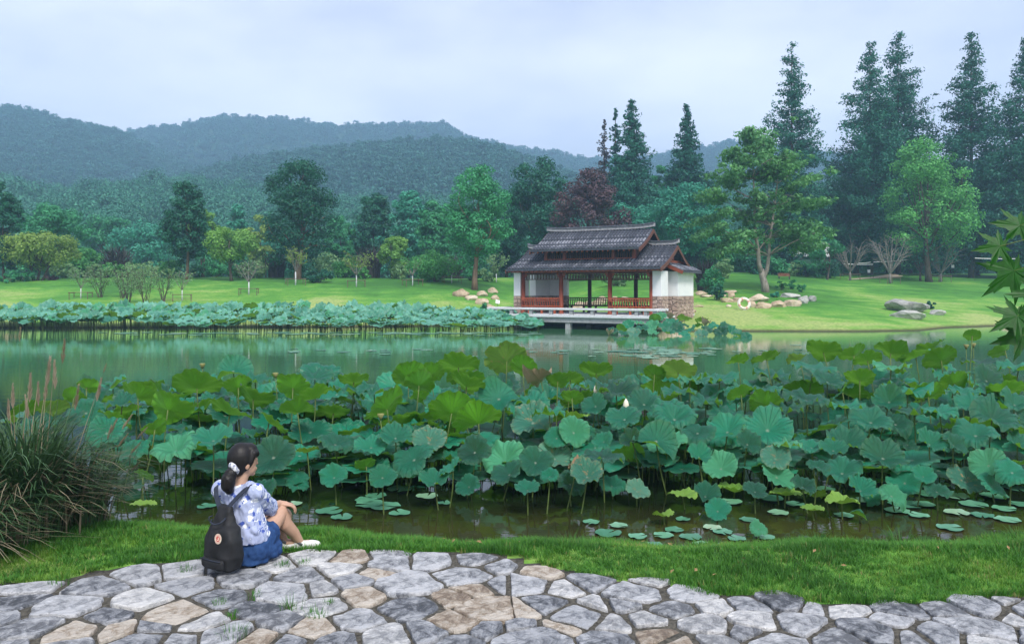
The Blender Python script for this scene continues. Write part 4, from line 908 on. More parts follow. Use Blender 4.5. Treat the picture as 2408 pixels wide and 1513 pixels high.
# little tiled roof over the screen wall
wr_f = prof(1.1, 3.46, 2.9, 3.80, .03, 6); 
def wall_roof():
    sh = [(6.25, 3.98), (6.95, 3.72), (7.45, 3.46)]; rings = [[(a, y, b) for a, b in sh] + [(a, y, b-.1) for a, b in reversed(sh)] for y in (1.05, 4.75)]
    q = MB().loft(rings).build('wall_roof', M['tile'], pv_)
    mb = tile_row_mesh([(a, b) for a, b in reversed(sh)][::1], .07); mb.materials.append(M['tile'])
    for k in range(18):
        o = link('tile_row', mb, None, q); o.rotation_euler = (0, 0, R(-90)); o.location = (0, 1.15+k*.205, 0)
    MB().bar((6.3, 1.06, 3.86), (7.44, 1.06, 3.36), .06, .2).build('barge_board', M['column_wood'], q)
wall_roof()
# steps of stone in the ground behind the deck so the floor meets the bank
MB().box(-3.2, 6.6, -.1, 4.9, FL-.6, FL-.171).build('plinth', M['granite_dark'], pv_)

# ------------------------------------------------------------------ near bank: stone paving
ZS = .35
def gp(dx, dy, z=ZS):
    Y = F*(CAMH-z)/(dy/K-HY); return Vector(((dx/K-512)/F*Y, Y, z))
EDGE = [(-400,1362),(0,1358),(150,1348),(240,1322),(330,1312),(430,1308),(560,1300),(690,1284),(900,1283),(1120,1286),(1220,1292),(1310,1322),(1440,1345),(1560,1352),(1660,1382),(1830,1384),(1900,1402),(2100,1402),(2200,1398),(2330,1386),(2420,1386),(2700,1380)]
ep = [gp(*e) for e in EDGE]; EX = np.array([e.x for e in ep]); EY = np.array([e.y for e in ep])
def stone_edge(x): return np.interp(x, EX, EY)
LS = """130,350,g 60,405,d 285,430,g 450,340,d 655,280,g 910,240,g 1290,225,l 1140,285,g 885,325,d 670,395,l 1030,395,d 490,485,d 830,460,b 160,530,g 110,590,g 545,540,b 640,585,d 320,550,b 300,605,g 970,505,l 900,580,g 1340,360,g 1190,440,d 1285,510,g 1480,190,l 1645,200,b 1600,250,l 1435,285,g 1490,345,l 1655,305,d 1710,375,b 1755,265,b 1810,180,g 1825,225,g 2040,215,g 1905,325,g 1940,425,d 1680,490,g 1450,540,b 1360,590,d 1180,575,b 1510,420,l 1820,575,l 2030,545,d 2240,345,b 2190,275,g 2225,205,g 2340,240,g 2290,445,b 2125,390,b 2155,495,b 2300,530,d 2380,320,d 2160,590,d 1560,600,d 1060,225,d 40,480,d 720,520,d 1060,560,g"""
RS = """120,270,b 50,320,g 245,335,l 375,310,d 660,315,l 585,365,g 825,360,g 60,440,b 145,420,d 400,425,l 535,418,g 750,440,g 945,430,l 1120,420,d 230,515,b 460,500,l 640,485,l 895,510,l 1120,487,l 90,580,d 450,580,d 700,560,b 940,590,l 1085,550,g 1360,500,g 1390,415,g 1570,435,l 1795,425,d 1770,495,g 2070,430,g 2310,405,l 2160,415,d 2200,520,g 1570,565,g 1870,570,g 2220,595,l 2370,470,l 1290,396,d 1220,600,g 40,520,d 800,602,b 1690,540,d 2020,560,d 310,470,d"""
seeds = []
for txt, ox in ((LS, 0), (RS, 1204)):
    for q in txt.split():
        a, b, c = q.split(','); p = gp(ox+float(a)/2, 1205+float(b)/2); seeds.append((p.x, p.y, c))
rs = np.random.default_rng(5)
for iy, y in enumerate(np.arange(2.3, 4.32, .30)):
    for x in np.arange(-6, 6.3, .42): seeds.append((x+rs.uniform(-.13, .13)+.2*(iy % 2), y+rs.uniform(-.08, .08), 'ggldb'[rs.integers(5)]))
for y in np.arange(4.45, 6.0, .30):
    for x in np.concatenate([np.arange(-6.2, -3.1*y/4.6, .42), np.arange(3.15*y/4.6, 6.3, .42)]):
        if y < stone_edge(x)-.1: seeds.append((x+rs.uniform(-.1,.1), y+rs.uniform(-.08,.08), 'ggld'[rs.integers(4)]))
ns = len(seeds); ghost = [(x, stone_edge(x)+.13) for x in np.arange(-6.5, 6.5, .16)]
SP = np.array([s[:2] for s in seeds] + ghost)
def stonemat(name, c1, c2, c3, vein=.5):
    m, t, o = newmat(name); tcn = N(t, 'ShaderNodeTexCoord').outputs['Object']; ob = N(t, 'ShaderNodeObjectInfo').outputs['Random']
    n0 = noise(t, 2.2, 6, .72, tcn, (1, 2.6, 1), 1.2); n1 = noise(t, 7, 6, .75, tcn, None, .6); n2 = noise(t, 45, 4, .7, tcn)
    col = ramp(t, math_(t, 'MULTIPLY_ADD', n0, 1.5, math_(t, 'MULTIPLY_ADD', n1, 2.3, math_(t, 'MULTIPLY_ADD', ob, .34, -1.56))), [(.26, c1), (.48, c2), (.72, c3)])
    vt = N(t, 'ShaderNodeTexNoise'); vt.inputs['Scale'].default_value = 1.9; vt.inputs['Detail'].default_value = 3; vt.inputs['Distortion'].default_value = 1.4; t.links.new(tcn, vt.inputs['Vector'])
    ln = mrange(t, math_(t, 'ABSOLUTE', math_(t, 'SUBTRACT', vt.outputs['Fac'], .55)), 0, .012, vein, 0)
    col = mix(t, ln, col, (.72,.73,.76)); col = mix(t, mrange(t, n2, .62, .75, 0, .55), col, tuple(x*.4 for x in c1))
    col = mix(t, mrange(t, n1, .66, .78, 0, .45), col, (.74,.74,.75))
    n3 = noise(t, 22, 5, .8, tcn, (1,1.8,1), .8); col = mix(t, mrange(t, n3, .30, .46, .55, 0), col, tuple(x*.55 for x in c1)); hgt = math_(t, 'MULTIPLY_ADD', n2, .35, math_(t, 'ADD', n1, n3))
    p = principled(t, col, .8, .3, hgt, .03, 1.0); t.links.new(p.outputs[0], o.inputs[0]); return m
SM = {'g': stonemat('stone_grey', (.15,.157,.175), (.37,.38,.405), (.60,.605,.63)), 'l': stonemat('stone_pale', (.28,.285,.30), (.52,.52,.53), (.76,.75,.74), .3),
      'd': stonemat('stone_dark', (.085,.092,.108), (.25,.262,.29), (.48,.49,.52), .7), 'b': stonemat('stone_tan', (.22,.17,.13), (.42,.345,.27), (.64,.575,.50), .1)}
M['soil'] = simple('soil', (.030,.028,.024), (.13,.12,.10), 38, .95, .15, .02, .9)
ysb = np.arange(2.1, 6.35, .12); xsb = np.arange(-6.4, 6.5, .12)
paving = link('paving', grid_mesh('paving', xsb, ysb, lambda X, Y: np.where(Y < stone_edge(X)+.03, .322+.010*vnoise(X, Y, 9), .05)), M['soil']); tag(paving, 'irregular flagstone paving set in dark soil', kind='structure')
def stone_mesh(poly, r, h):
    pts = []; n = len(poly); per = sum((poly[(i+1) % n]-poly[i]).length for i in range(n)); step = per/30
    for i in range(n):
        a, b = poly[i], poly[(i+1) % n]; L = (b-a).length; k = max(1, int(round(L/step)))
        for j in range(k): pts.append(a.lerp(b, j/k))
    for _ in range(1): pts = [(pts[i-1]+pts[i]*4+pts[(i+1) % len(pts)])/6 for i in range(len(pts))]
    c = sum(pts, Vector((0,0)))/len(pts); off = r.uniform(0, 50)
    pts = [c+(p-c)*(1+.12*mnoise.noise(Vector((p.x*8+off, p.y*8, off)))+.07*mnoise.noise(Vector((p.x*28, p.y*28+off, 0)))) for p in pts]
    m = len(pts); tilt = Vector((r.normal()*.008, r.normal()*.008)); V = []; Fq = []
    for k, z in ((1.02, -.07), (1.0, h-.014), (.985, h-.004), (.955, h), (.62, h+.001), (.3, h+.001)):
        for p in pts:
            q = c+(p-c)*k; zz = z + (tilt.dot(q-c) if k < 1.01 else 0) + (.007*mnoise.noise(Vector((q.x*7, q.y*7, off)))+.005*mnoise.noise(Vector((q.x*22, q.y*22, off))) if z > 0 else 0)
            V.append((q.x-c.x, q.y-c.y, zz))
    V.append((0, 0, h+.004))
    for i in range(5):
        for k in range(m): a, b = i*m+k, i*m+(k+1) % m; Fq.append((a, b, b+m, a+m))
    for k in range(m): Fq.append((5*m+k, 5*m+(k+1) % m, 6*m))
    return npmesh('stone', V, Fq, False), c
SW = rs.uniform(0, .038, len(SP))*rs.random(len(SP))
for i in range(ns):
    c = Vector(SP[i]); dd = ((SP-SP[i])**2).sum(1); near = np.argsort(dd)[1:20]; rr = .36
    poly = [c+Vector((math.cos(a)*rr*1.25, math.sin(a)*rr)) for a in np.linspace(0, 6.283, 13)[:-1]]; gap = rs.uniform(.010, .058)
    for j in near:
        nv = Vector(SP[j])-c; L = nv.length; nv /= L; poly = clip_poly(poly, nv, nv.dot(c)+L/2+float(np.clip((SW[i]-SW[j])/(2*L), -.3*L, .3*L))-gap/2)
        if len(poly) < 3: break
    if len(poly) < 3: continue
    me, cc = stone_mesh(poly, rs, rs.uniform(.010, .026)); o = link('stone', me, SM[seeds[i][2]], paving); o.location = (cc.x, cc.y, .322)

# ------------------------------------------------------------------ grass on the bank
def tuft_mesh(seed, n, h, rad, wid, lean=.5):
    r = np.random.default_rng(seed); V = []; Fq = []
    for i in range(n):
        a = r.uniform(0, 6.283); b = np.array([math.cos(a), math.sin(a), 0]); s = np.array([-b[1], b[0], 0]); o = b*rad*r.random()**.5; L = h*r.uniform(.5, 1.15); ln = lean*r.uniform(.1, 1.1)*L
        q = len(V)
        for k, ww in ((0, 1), (.5, .8), (1, .12)):
            c = o+b*ln*k**2+np.array([0,0,L*(k-.18*k*k)]); V += [c-s*wid*ww/2, c+s*wid*ww/2]
        Fq += [(q, q+1, q+3, q+2), (q+2, q+3, q+5, q+4)]
    return npmesh('blade', np.array(V), np.array(Fq))
M['grass'] = leafmat('grass', (.020,.105,.012), (.105,.300,.032), .3, .6, 1.6); M['grass_deep'] = leafmat('grass_deep', (.016,.075,.012), (.070,.220,.028), .25, .6); M['grass_lime'] = leafmat('grass_lime', (.06,.17,.018), (.19,.36,.05), .3, .6); M['grass_dry'] = leafmat('grass_dry', (.12,.16,.04), (.30,.28,.10), .2, .6)
GPR = [(tuft_mesh(500+i, 16, .055+.012*(i % 3), .032, .0042), M['grass']) for i in range(5)] + [(tuft_mesh(510, 12, .05, .04, .004), M['grass_dry'])] + [(tuft_mesh(520+i, 18, .060, .035, .0042), M['grass_deep']) for i in range(2)] + [(tuft_mesh(525+i, 15, .052, .035, .0042), M['grass_lime']) for i in range(2)]
pts = []
for _ in range(36000):
    x = rs.uniform(-6.2, 6.2); y0, y1 = float(stone_edge(x))-.05, float(near_edge(x))+.02; y = rs.uniform(4.9, 7.9)
    if y < y0 or y > y1: continue
    dry = vnoise(x, y, 2.1, 4); 
    if y > y1-.14 and rs.random() < .35+.3*dry: continue
    pts.append((x, y))
pts = np.array(pts); z = terrain(pts[:,0], pts[:,1]); hs = .75+.35*vnoise(pts[:,0], pts[:,1], 3.2, 2)+.25*rs.random(len(pts)); hs *= np.where(np.abs(pts[:,1]-near_edge(pts[:,0])) < .22, 1.25, 1); hs = np.clip(hs, .4, 1.7)
gv_ = vnoise(pts[:,0], pts[:,1], 3.0, 7)*.6+vnoise(pts[:,0], pts[:,1], 8.0, 3)*.35+rs.normal(0, .18, len(pts)); hs = hs*np.where(gv_ > .3, 1.3, 1.0); zb_ = np.where(pts[:,1] < stone_edge(pts[:,0])+.02, .33, z)
go_ = gn_scatter('grass', np.column_stack([pts, zb_-.006]), np.column_stack([np.ones(len(pts))*1.15, np.ones(len(pts))*1.15, hs]), np.column_stack([rs.normal(0,.12,len(pts)), rs.normal(0,.12,len(pts)), rs.uniform(0,6.28,len(pts))]), np.where(rs.random(len(pts)) < .06+.30*np.clip(vnoise(pts[:,0], pts[:,1], 2.1, 4), 0, 1)*(pts[:,1] > near_edge(pts[:,0])-.9), 5, np.where(gv_ > .30, 6+rs.integers(0,2,len(pts)), np.where(gv_ < -.28, 8+rs.integers(0,2,len(pts)), rs.integers(0,5,len(pts))))), GPR)
tag(go_, 'short green grass on the bank between paving and pond', kind='stuff')
for i, (x, y, s_, lab) in enumerate([(1330,255,1.0,'grass tuft in the joint right of the skirt'),(1430,238,.8,'little grass tuft behind the pale stone near the shoes'),(1370,452,1.5,'largest grass tuft growing between the middle flagstones'),(1490,492,1.3,'grass tuft right of the largest joint tuft'),(1095,592,1.5,'grass tuft at the bottom picture edge'),
        (1548,432,.7,'tiny grass tuft beside the broad grey flagstone'),(1195,400,.9,'grass tuft next to the dark flagstone'),(1918,196,.7,'grass tuft at the upper paving rim'),(1090,492,.8,'faint grass tuft left of the largest joint tuft'),(875,278,1.0,'grass tuft left of the backpack'),(285,330,1.6,'bushy grass tuft at the left paving rim'),(1030,432,.8,'grass tuft in the dark joint before the backpack')]):
    p = gp(x/2, 1205+y/2, .325); o = link('grass_tuft', tuft_mesh(530+i, 46, .06*s_, .055*s_, .004), M['grass']); o.location = p; tag(o, lab, 'grass tuft', 'grass tufts between the flagstones')

for i, (dx, dy, w_, lab) in enumerate([(2120,1276,1.5,'dark sedge tuft at the water edge near the right side'),(2172,1272,1.1,'smaller dark sedge tuft right of its neighbour at the water edge'),(1925,1280,1.3,'grassy tuft on the bank below the young lotus leaves'),(1340,1272,1.2,'tall grass tuft on the bank rim below the pavilion'),(2400,1290,1.2,'grass tuft on the bank at the right picture edge')]):
    p = gp(dx, dy, .10); p.z = tz(p.x, p.y); o = link('sedge_tuft', tuft_mesh(560+i, 90, .10*w_, .09*w_, .005, .9), M['grass_deep']); o.location = p; tag(o, lab, 'grass tuft', 'sedge tufts along the bank')
M['litter'] = simple('litter', (.16,.09,.04), (.34,.24,.12), 20, .8, .2)
for i in range(26):
    x = rs.uniform(-1.2, 4.6); y = rs.uniform(float(stone_edge(x))+.1, float(near_edge(x))-.25); s_ = rs.uniform(.014, .026); q = link('fallen_leaf', npmesh('fallen_leaf', [(-s_,0,0),(0,-s_*.5,.004),(s_,0,.002),(0,s_*.5,.006)], [(0,1,2,3)]), M['litter']); q.location = (x, y, tz(x, y)+.055); q.rotation_euler = (rs.normal()*.3, rs.normal()*.3, rs.uniform(0, 6.28)); tag(q, 'small dry brown leaf lying on the grass strip', 'fallen leaf', 'dry leaves on the grass strip')

# ------------------------------------------------------------------ lotus
def lotusmat(name, top1, top2, und1, und2, brown=0., trans=.34):
    m, t, o = newmat(name); g = N(t, 'ShaderNodeNewGeometry'); uv = N(t, 'ShaderNodeUVMap').outputs[0]; sp_ = N(t, 'ShaderNodeSeparateXYZ'); t.links.new(uv, sp_.inputs[0])
    ob = N(t, 'ShaderNodeObjectInfo').outputs['Random']; n1 = noise(t, 5, 4, .6); n2 = noise(t, 16, 4, .65)
    ang = math_(t, 'PINGPONG', math_(t, 'MULTIPLY', sp_.outputs[0], 21), .5); vein = mrange(t, ang, 0, .055, 1, 0); cen = mrange(t, sp_.outputs[1], .02, .10, 1, 0)
    a = math_(t, 'MULTIPLY_ADD', ob, .95, math_(t, 'MULTIPLY_ADD', n1, .7, -.34), clamp=True)
    top = mix(t, a, top1, top2); top = mix(t, math_(t, 'MULTIPLY', vein, .28), top, tuple(min(1, x*1.9) for x in top2)); top = mix(t, math_(t, 'MULTIPLY', cen, .6), top, (.45,.55,.42))
    und = mix(t, a, und1, und2); und = mix(t, math_(t, 'MULTIPLY', vein, .45), und, tuple(x*.55 for x in und1))
    col = mix(t, g.outputs['Backfacing'], top, und)
    edge = math_(t, 'MULTIPLY', mrange(t, sp_.outputs[1], .80, 1.0, 0, 1), mrange(t, n2, .42, .62, 0, 1))
    col = mix(t, math_(t, 'MULTIPLY', edge, .25+.5*brown), col, (.30,.22,.08))
    if brown: col = mix(t, mrange(t, n1, .68-.10*brown, .72-.09*brown, 0, .95), col, (.34,.24,.12))
    hgt = math_(t, 'MULTIPLY_ADD', vein, -.5, math_(t, 'MULTIPLY', n2, .5))
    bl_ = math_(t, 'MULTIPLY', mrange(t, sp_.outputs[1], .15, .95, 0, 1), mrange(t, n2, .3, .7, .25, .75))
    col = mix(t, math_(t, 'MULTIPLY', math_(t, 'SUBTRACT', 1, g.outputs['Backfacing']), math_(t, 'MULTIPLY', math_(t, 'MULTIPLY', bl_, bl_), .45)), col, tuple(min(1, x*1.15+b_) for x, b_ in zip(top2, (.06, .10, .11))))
    n5 = noise(t, 26, 3, .6); sp5 = math_(t, 'MULTIPLY', mrange(t, n5, .66, .71, 0, .75), math_(t, 'GREATER_THAN', ob, .45)); col = mix(t, sp5, col, (.28,.22,.10))
    p = principled(t, col, .30, .38, hgt, .028, 1.0, .08)
    tr = N(t, 'ShaderNodeBsdfTranslucent'); t.links.new(mix(t, .6, und, (.22,.46,.04)), tr.inputs[0]); ms = N(t, 'ShaderNodeMixShader'); ms.inputs[0].default_value = trans
    t.links.new(p.outputs[0], ms.inputs[1]); t.links.new(tr.outputs[0], ms.inputs[2]); t.links.new(ms.outputs[0], o.inputs[0]); return m
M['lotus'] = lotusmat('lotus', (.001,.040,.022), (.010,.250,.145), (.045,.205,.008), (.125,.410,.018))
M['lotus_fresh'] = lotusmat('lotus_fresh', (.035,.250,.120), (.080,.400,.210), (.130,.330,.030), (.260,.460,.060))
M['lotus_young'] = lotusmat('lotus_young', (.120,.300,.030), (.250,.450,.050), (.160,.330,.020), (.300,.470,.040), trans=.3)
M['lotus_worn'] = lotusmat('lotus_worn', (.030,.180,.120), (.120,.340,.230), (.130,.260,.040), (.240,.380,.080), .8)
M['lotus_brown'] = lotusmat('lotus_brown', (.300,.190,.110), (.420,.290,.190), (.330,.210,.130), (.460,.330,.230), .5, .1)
M['stalk'] = simple('stalk', (.055,.090,.022), (.12,.17,.045), 14, .6, .3)
def blade_mesh(seed, bowl=.22, wave=.10, wk=5, saddle=.0, curl=0., ruf=.03, nr=10, na=54, droop=0.):
    r = np.random.default_rng(seed); ph = r.uniform(0, 6.28, 6); V = []; UV = []; nt_ = [(r.uniform(0, 6.28), r.uniform(.06, .16), r.uniform(.06, .24)) for _ in range(int(r.integers(0, 3)))]
    rad = np.linspace(0, 1, nr+1)**.85
    for i, q in enumerate(rad):
        for k in range(na):
            th = 2*math.pi*k/na; rr = q*(1+.035*math.sin(3*th+ph[0])+.025*math.sin(7*th+ph[1])+(.014*math.sin(21*th) if q > .8 else 0))
            for na_, nw_, nd_ in nt_: rr *= 1-nd_*q**3*math.exp(-((math.atan2(math.sin(th-na_), math.cos(th-na_)))/nw_)**2)
            z = bowl*q**1.25 - droop*max(0, q-.55)**2*2.2 + wave*q**2.2*math.sin(wk*th+ph[2]) + .5*wave*q**3*math.sin((wk+4)*th+ph[3]) + saddle*q*q*math.cos(2*th+ph[4]) + ruf*max(0, q-.68)*3*math.sin(15*th+ph[5])
            x, y = rr*math.cos(th), rr*math.sin(th)
            if curl: z += curl*max(0, x)**2; x *= 1-.35*curl*max(0, x)
            V.append((x, y, z)); UV.append((k/na, q))
    Fq = []; uvs = []
    for i in range(nr):
        for k in range(na):
            k2 = (k+1) % na; a, b, c, d = i*na+k, (i+1)*na+k, (i+1)*na+k2, i*na+k2
            Fq.append((a, b, c, d)); u0, u1 = k/na, (k+1)/na; uvs += [(u0, rad[i]), (u0, rad[i+1]), (u1, rad[i+1]), (u1, rad[i])]
    me = npmesh('blade', np.array(V), np.array(Fq), True)
    if len(me.polygons) == len(Fq):
        l = me.uv_layers.new(name='UVMap'); l.data.foreach_set('uv', np.array(uvs, np.float32).ravel())
    return me
def noval(f):
    return f
BV = {'T': [blade_mesh(600+i, .46+.09*(i % 3), .12, 4+i % 3, [.0,.12,-.10,.18,.05,.0,.22,-.16,.08,.14][i], droop=[.3,.6,.2,.8,.5,.3,.9,.4,1.0,.2][i], ruf=.085) for i in range(10)],
      'H': [blade_mesh(620+i, .34+.07*(i % 3), .13, 6+i % 3, [.05,.16,.0,-.14,.1,.2,-.08,.12][i], ruf=.105, droop=.5) for i in range(8)],
      'U': [blade_mesh(640+i, .36+.06*(i % 3), .06, 4+i % 2, [.0,.14,.08,-.1,.2,-.15,.1,.25][i], ruf=.06, droop=.3) for i in range(8)],
      'F': [blade_mesh(660+i, .15, .10, 3, [.55,.45,.6][i], curl=.3) for i in range(3)],
      'B': [blade_mesh(670+i, .45, .20, 5, .3, curl=.5, ruf=.07) for i in range(2)]}
for k in BV: BV[k] = [m_ for m_ in BV[k]]
BM = {}
def blade_data(kind, i, mat):
    key = (kind, i, mat)
    if key not in BM: me = BV[kind][i].copy(); me.name = 'blade'; me.materials.append(M[mat]); BM[key] = me
    return BM[key]
YT = ([340,360,380,410,440,470,500,530], [13.9,12.5,11.3,9.9,9.05,8.55,8.2,7.7])
rl_ = np.random.default_rng(8)
def zone(dx, dy):
    h = 'left of the person' if dx < 480 else 'above the person' if dx < 760 else 'right of the person' if dx < 1080 else 'below the pavilion' if dx < 1640 else 'below the lifebuoy' if dx < 1950 else 'towards the right edge'
    v = 'at the far rim' if dy < 905 else 'in the upper bed' if dy < 985 else 'in the middle bed' if dy < 1075 else 'low at the water'
    return v + ' ' + h
LOOK = {'T': 'teal lotus leaf', 'H': 'level wavy lotus leaf', 'U': 'green backed lotus leaf', 'F': 'folded teal lotus leaf', 'B': 'withered brown lotus leaf',
        'D': 'brown patched lotus leaf', 'Y': 'yellow green lotus leaf', 'S': 'shaded lotus leaf'}
def lotus(dx, dy, wpx, kind, Y=None, zmul=1.0, label=None, group=None, alpha=None, seed=None):
    py = dy/K
    if Y is None: Y = float(np.interp(py, *YT)) + rl_.normal()*.22
    z = CAMH-(py-HY)/F*Y
    if z < .10: z = .10; Y = F*(CAMH-z)/(py-HY)
    D = wpx*PXM(Y); pos = Vector(((dx/K-512)/F*Y, Y, z*zmul)); shp, mat = kind, 'lotus'
    if kind == 'D': shp, mat = 'T', 'lotus_worn'
    elif kind == 'Y': shp, mat = 'U', 'lotus_young'
    elif kind == 'B': mat = 'lotus_brown'
    elif kind == 'S': shp = 'T' if rl_.random() < .6 else 'H'
    elif kind in 'TH' and rl_.random() < .10: mat = 'lotus_fresh'
    elif kind in 'TU' and rl_.random() < .06: mat = 'lotus_worn'
    al = alpha if alpha is not None else {'T': rl_.uniform(16, 50), 'H': rl_.uniform(-4, 14), 'U': rl_.uniform(-60, -28), 'F': rl_.uniform(20, 40), 'B': -35, 'D': rl_.uniform(28, 42), 'Y': rl_.uniform(-30, 5), 'S': rl_.uniform(-20, 40)}[kind]
    root = empty('lotus_leaf', (pos.x, pos.y, 0), 0, label or LOOK[kind] + ' ' + zone(dx, dy), 'lotus leaf', group or 'lotus leaves of the near bed')
    b = link('blade', blade_data(shp, int(rl_.integers(len(BV[shp]))), mat), None, root); b.location = (0, 0, pos.z); s_ = D/2*(1.0 if kind != 'U' else .92)*rl_.uniform(.92, 1.06); b.scale = (s_*rl_.uniform(.88, 1.04), s_, s_*rl_.uniform(.75, 1.15))
    spin = rl_.uniform(0, 6.28); az = rl_.normal()*R(28)
    b.rotation_euler = (Matrix.Rotation(az, 3, 'Z') @ Matrix.Rotation(R(al), 3, 'X') @ Matrix.Rotation(spin, 3, 'Z')).to_euler()
    pos = pos - b.rotation_euler.to_matrix() @ Vector((0, 0, s_*.24)); b.location = (pos.x-root.location.x, pos.y-root.location.y, pos.z)
    ddx, ddy = rl_.normal()*.06*pos.z + math.sin(az)*.03, rl_.normal()*.05*pos.z - math.sin(R(al))*.10*min(1, pos.z)
    stalk = MB(); e = b.location - Vector((0, 0, .002)); b0 = Vector((ddx*2.2, -ddy*1.6, -.12)); nn = b.rotation_euler.to_matrix() @ Vector((0, 0, -1))
    if pos.z > .05:
        pts = []
        for k in range(7):
            u = k/6; c = b0.lerp(e, u); c += nn*(.10*pos.z*math.sin(u*math.pi)*u); pts.append(c)
        stalk.tube(pts, [.0075]*5+[.007, .009], 6); stalk.build('stalk', M['stalk'], root, True)
    return root
LT = """900,1118,72,T 1022,1128,72,T 1100,1140,62,T 1240,1146,62,T 1440,1136,72,T 1500,1150,62,D 2100,1160,72,T 2205,1150,62,T 2340,1138,72,T 700,1136,54,T 622,1148,60,T 860,1090,60,U 1060,1096,64,T 200,965,92,T 152,985,92,H 250,1012,92,T 122,958,84,U 300,1062,72,T 232,1052,72,T 92,992,84,H 176,930,64,U 285,945,70,T 60,960,70,U 30,985,80,T 330,925,112,U 465,900,132,U 400,955,100,U 560,905,74,U 545,864,84,F 600,930,92,U 690,905,84,U 232,908,80,F 205,905,58,U 272,985,95,U 362,1003,72,U 545,962,122,U 640,985,104,U 700,960,94,U 738,925,104,U 832,910,112,H 902,952,122,U 785,962,84,U 410,1050,108,T 500,1026,90,T 640,1068,108,T 790,1036,88,T 722,1056,60,Y 784,1118,68,T 340,1115,62,U 336,1180,60,Y 330,1135,36,T
600,888,84,H 740,880,94,H 832,889,84,U 962,884,92,U 1012,874,74,U 1078,852,116,U 1190,838,116,U 1232,862,76,U 1100,900,92,U 880,915,92,H 986,900,84,U 1032,936,84,H 1062,960,124,U 1122,982,134,U 1172,930,104,F 1268,884,80,B 1312,890,64,U 1342,885,74,U 1346,930,64,U 1415,904,84,H 1450,915,112,H 1398,950,64,T 1252,940,84,H 1292,966,74,H 1250,985,112,D 1356,976,62,Y 1402,868,92,U 1540,875,62,U 1350,1012,90,T 930,1022,82,T 970,1072,116,T 1008,1034,78,T 873,1044,78,T 1114,1058,88,T 1184,1078,104,T 1194,1108,88,T 1260,1082,78,T 1308,1070,102,D 1309,1026,60,T 1380,1114,88,T 1355,1098,42,B 1344,1134,72,T 1292,1116,44,T 1418,1065,104,H 1478,1069,92,U 1547,1027,108,F 1516,1080,64,T 1467,978,92,T 1575,975,112,T 1516,943,84,T 1484,1030,52,T 1418,1034,52,T
1913,855,104,H 2096,859,90,H 2306,844,98,H 1878,840,64,U 1937,820,84,U 2005,828,70,U 2038,840,72,U 2096,822,84,U 2150,832,84,U 2209,840,94,U 2189,813,74,U 2356,817,84,U 1595,866,90,U 1734,844,64,U 1800,836,74,U 1692,883,104,H 1622,886,64,H 1595,917,84,H 1797,910,90,H 1898,929,112,H 1975,917,64,U 2022,886,84,U 1948,890,74,T 2135,914,104,H 2181,925,84,U 2263,871,68,H 2368,910,94,U 2325,890,74,T 2267,917,74,H 2286,945,84,T 2340,976,114,T 1587,976,104,T 1711,968,90,H 1800,945,94,U 1707,1007,94,T 1806,1003,118,T 2049,984,100,T 2107,991,80,T 2150,964,94,H 1567,1036,98,T 1909,1046,60,T 1987,1038,94,T 1960,1053,68,T 2080,1069,104,T 1979,1104,92,T 2189,1038,74,T 2247,1042,64,T 2294,1015,94,T 1695,1096,84,T 1645,1069,64,T 1824,1073,74,D 1831,1116,88,T 1925,1092,54,T 1728,1147,74,Y 1606,1157,72,Y 1660,1162,64,T 1777,1150,64,T 1847,1155,78,Y 1890,1139,64,T 1917,1162,54,Y 1979,1174,74,Y 1909,1193,58,Y 1688,1197,64,T 1560,1207,52,Y 2045,1166,58,T 2026,1147,72,T 2275,1125,90,D 2173,1116,54,T 2127,1131,74,T 2321,1088,84,T 2383,1104,84,T 2022,1205,42,F 1785,1240,46,T 1852,1042,70,H 1760,1040,64,T 1640,1010,80,T 2400,1040,90,T 2210,960,90,H 2395,860,90,H 2240,895,80,U 1660,940,80,H 1740,920,74,U 1850,960,80,H 1990,950,80,H 2090,940,74,T 2390,945,80,T"""
for q in LT.split():
    a, b, c, k = q.split(','); lotus(float(a), float(b), float(c), k)
lotus(2286, 786, 44, 'U', 12.6, label='single lotus leaf standing highest above the bed near the maple leaves', alpha=-48)
for _ in range(96):                                          # smaller shaded leaves deeper in the bed
    dx = rl_.uniform(200, 2440); up = np.interp(dx, [200, 600, 1200, 1500, 1900, 2440], [930, 910, 890, 915, 880, 870]); dn = np.interp(dx, [200, 700, 1200, 1700, 2440], [1110, 1110, 1110, 1130, 1120])
    dy = rl_.uniform(up, dn); Y = float(np.interp(dy/K, *YT))*rl_.uniform(1.03, 1.16); lotus(dx, dy+8, rl_.uniform(48, 84), 'S', Y, label='overlapped shaded lotus leaf ' + zone(dx, dy))
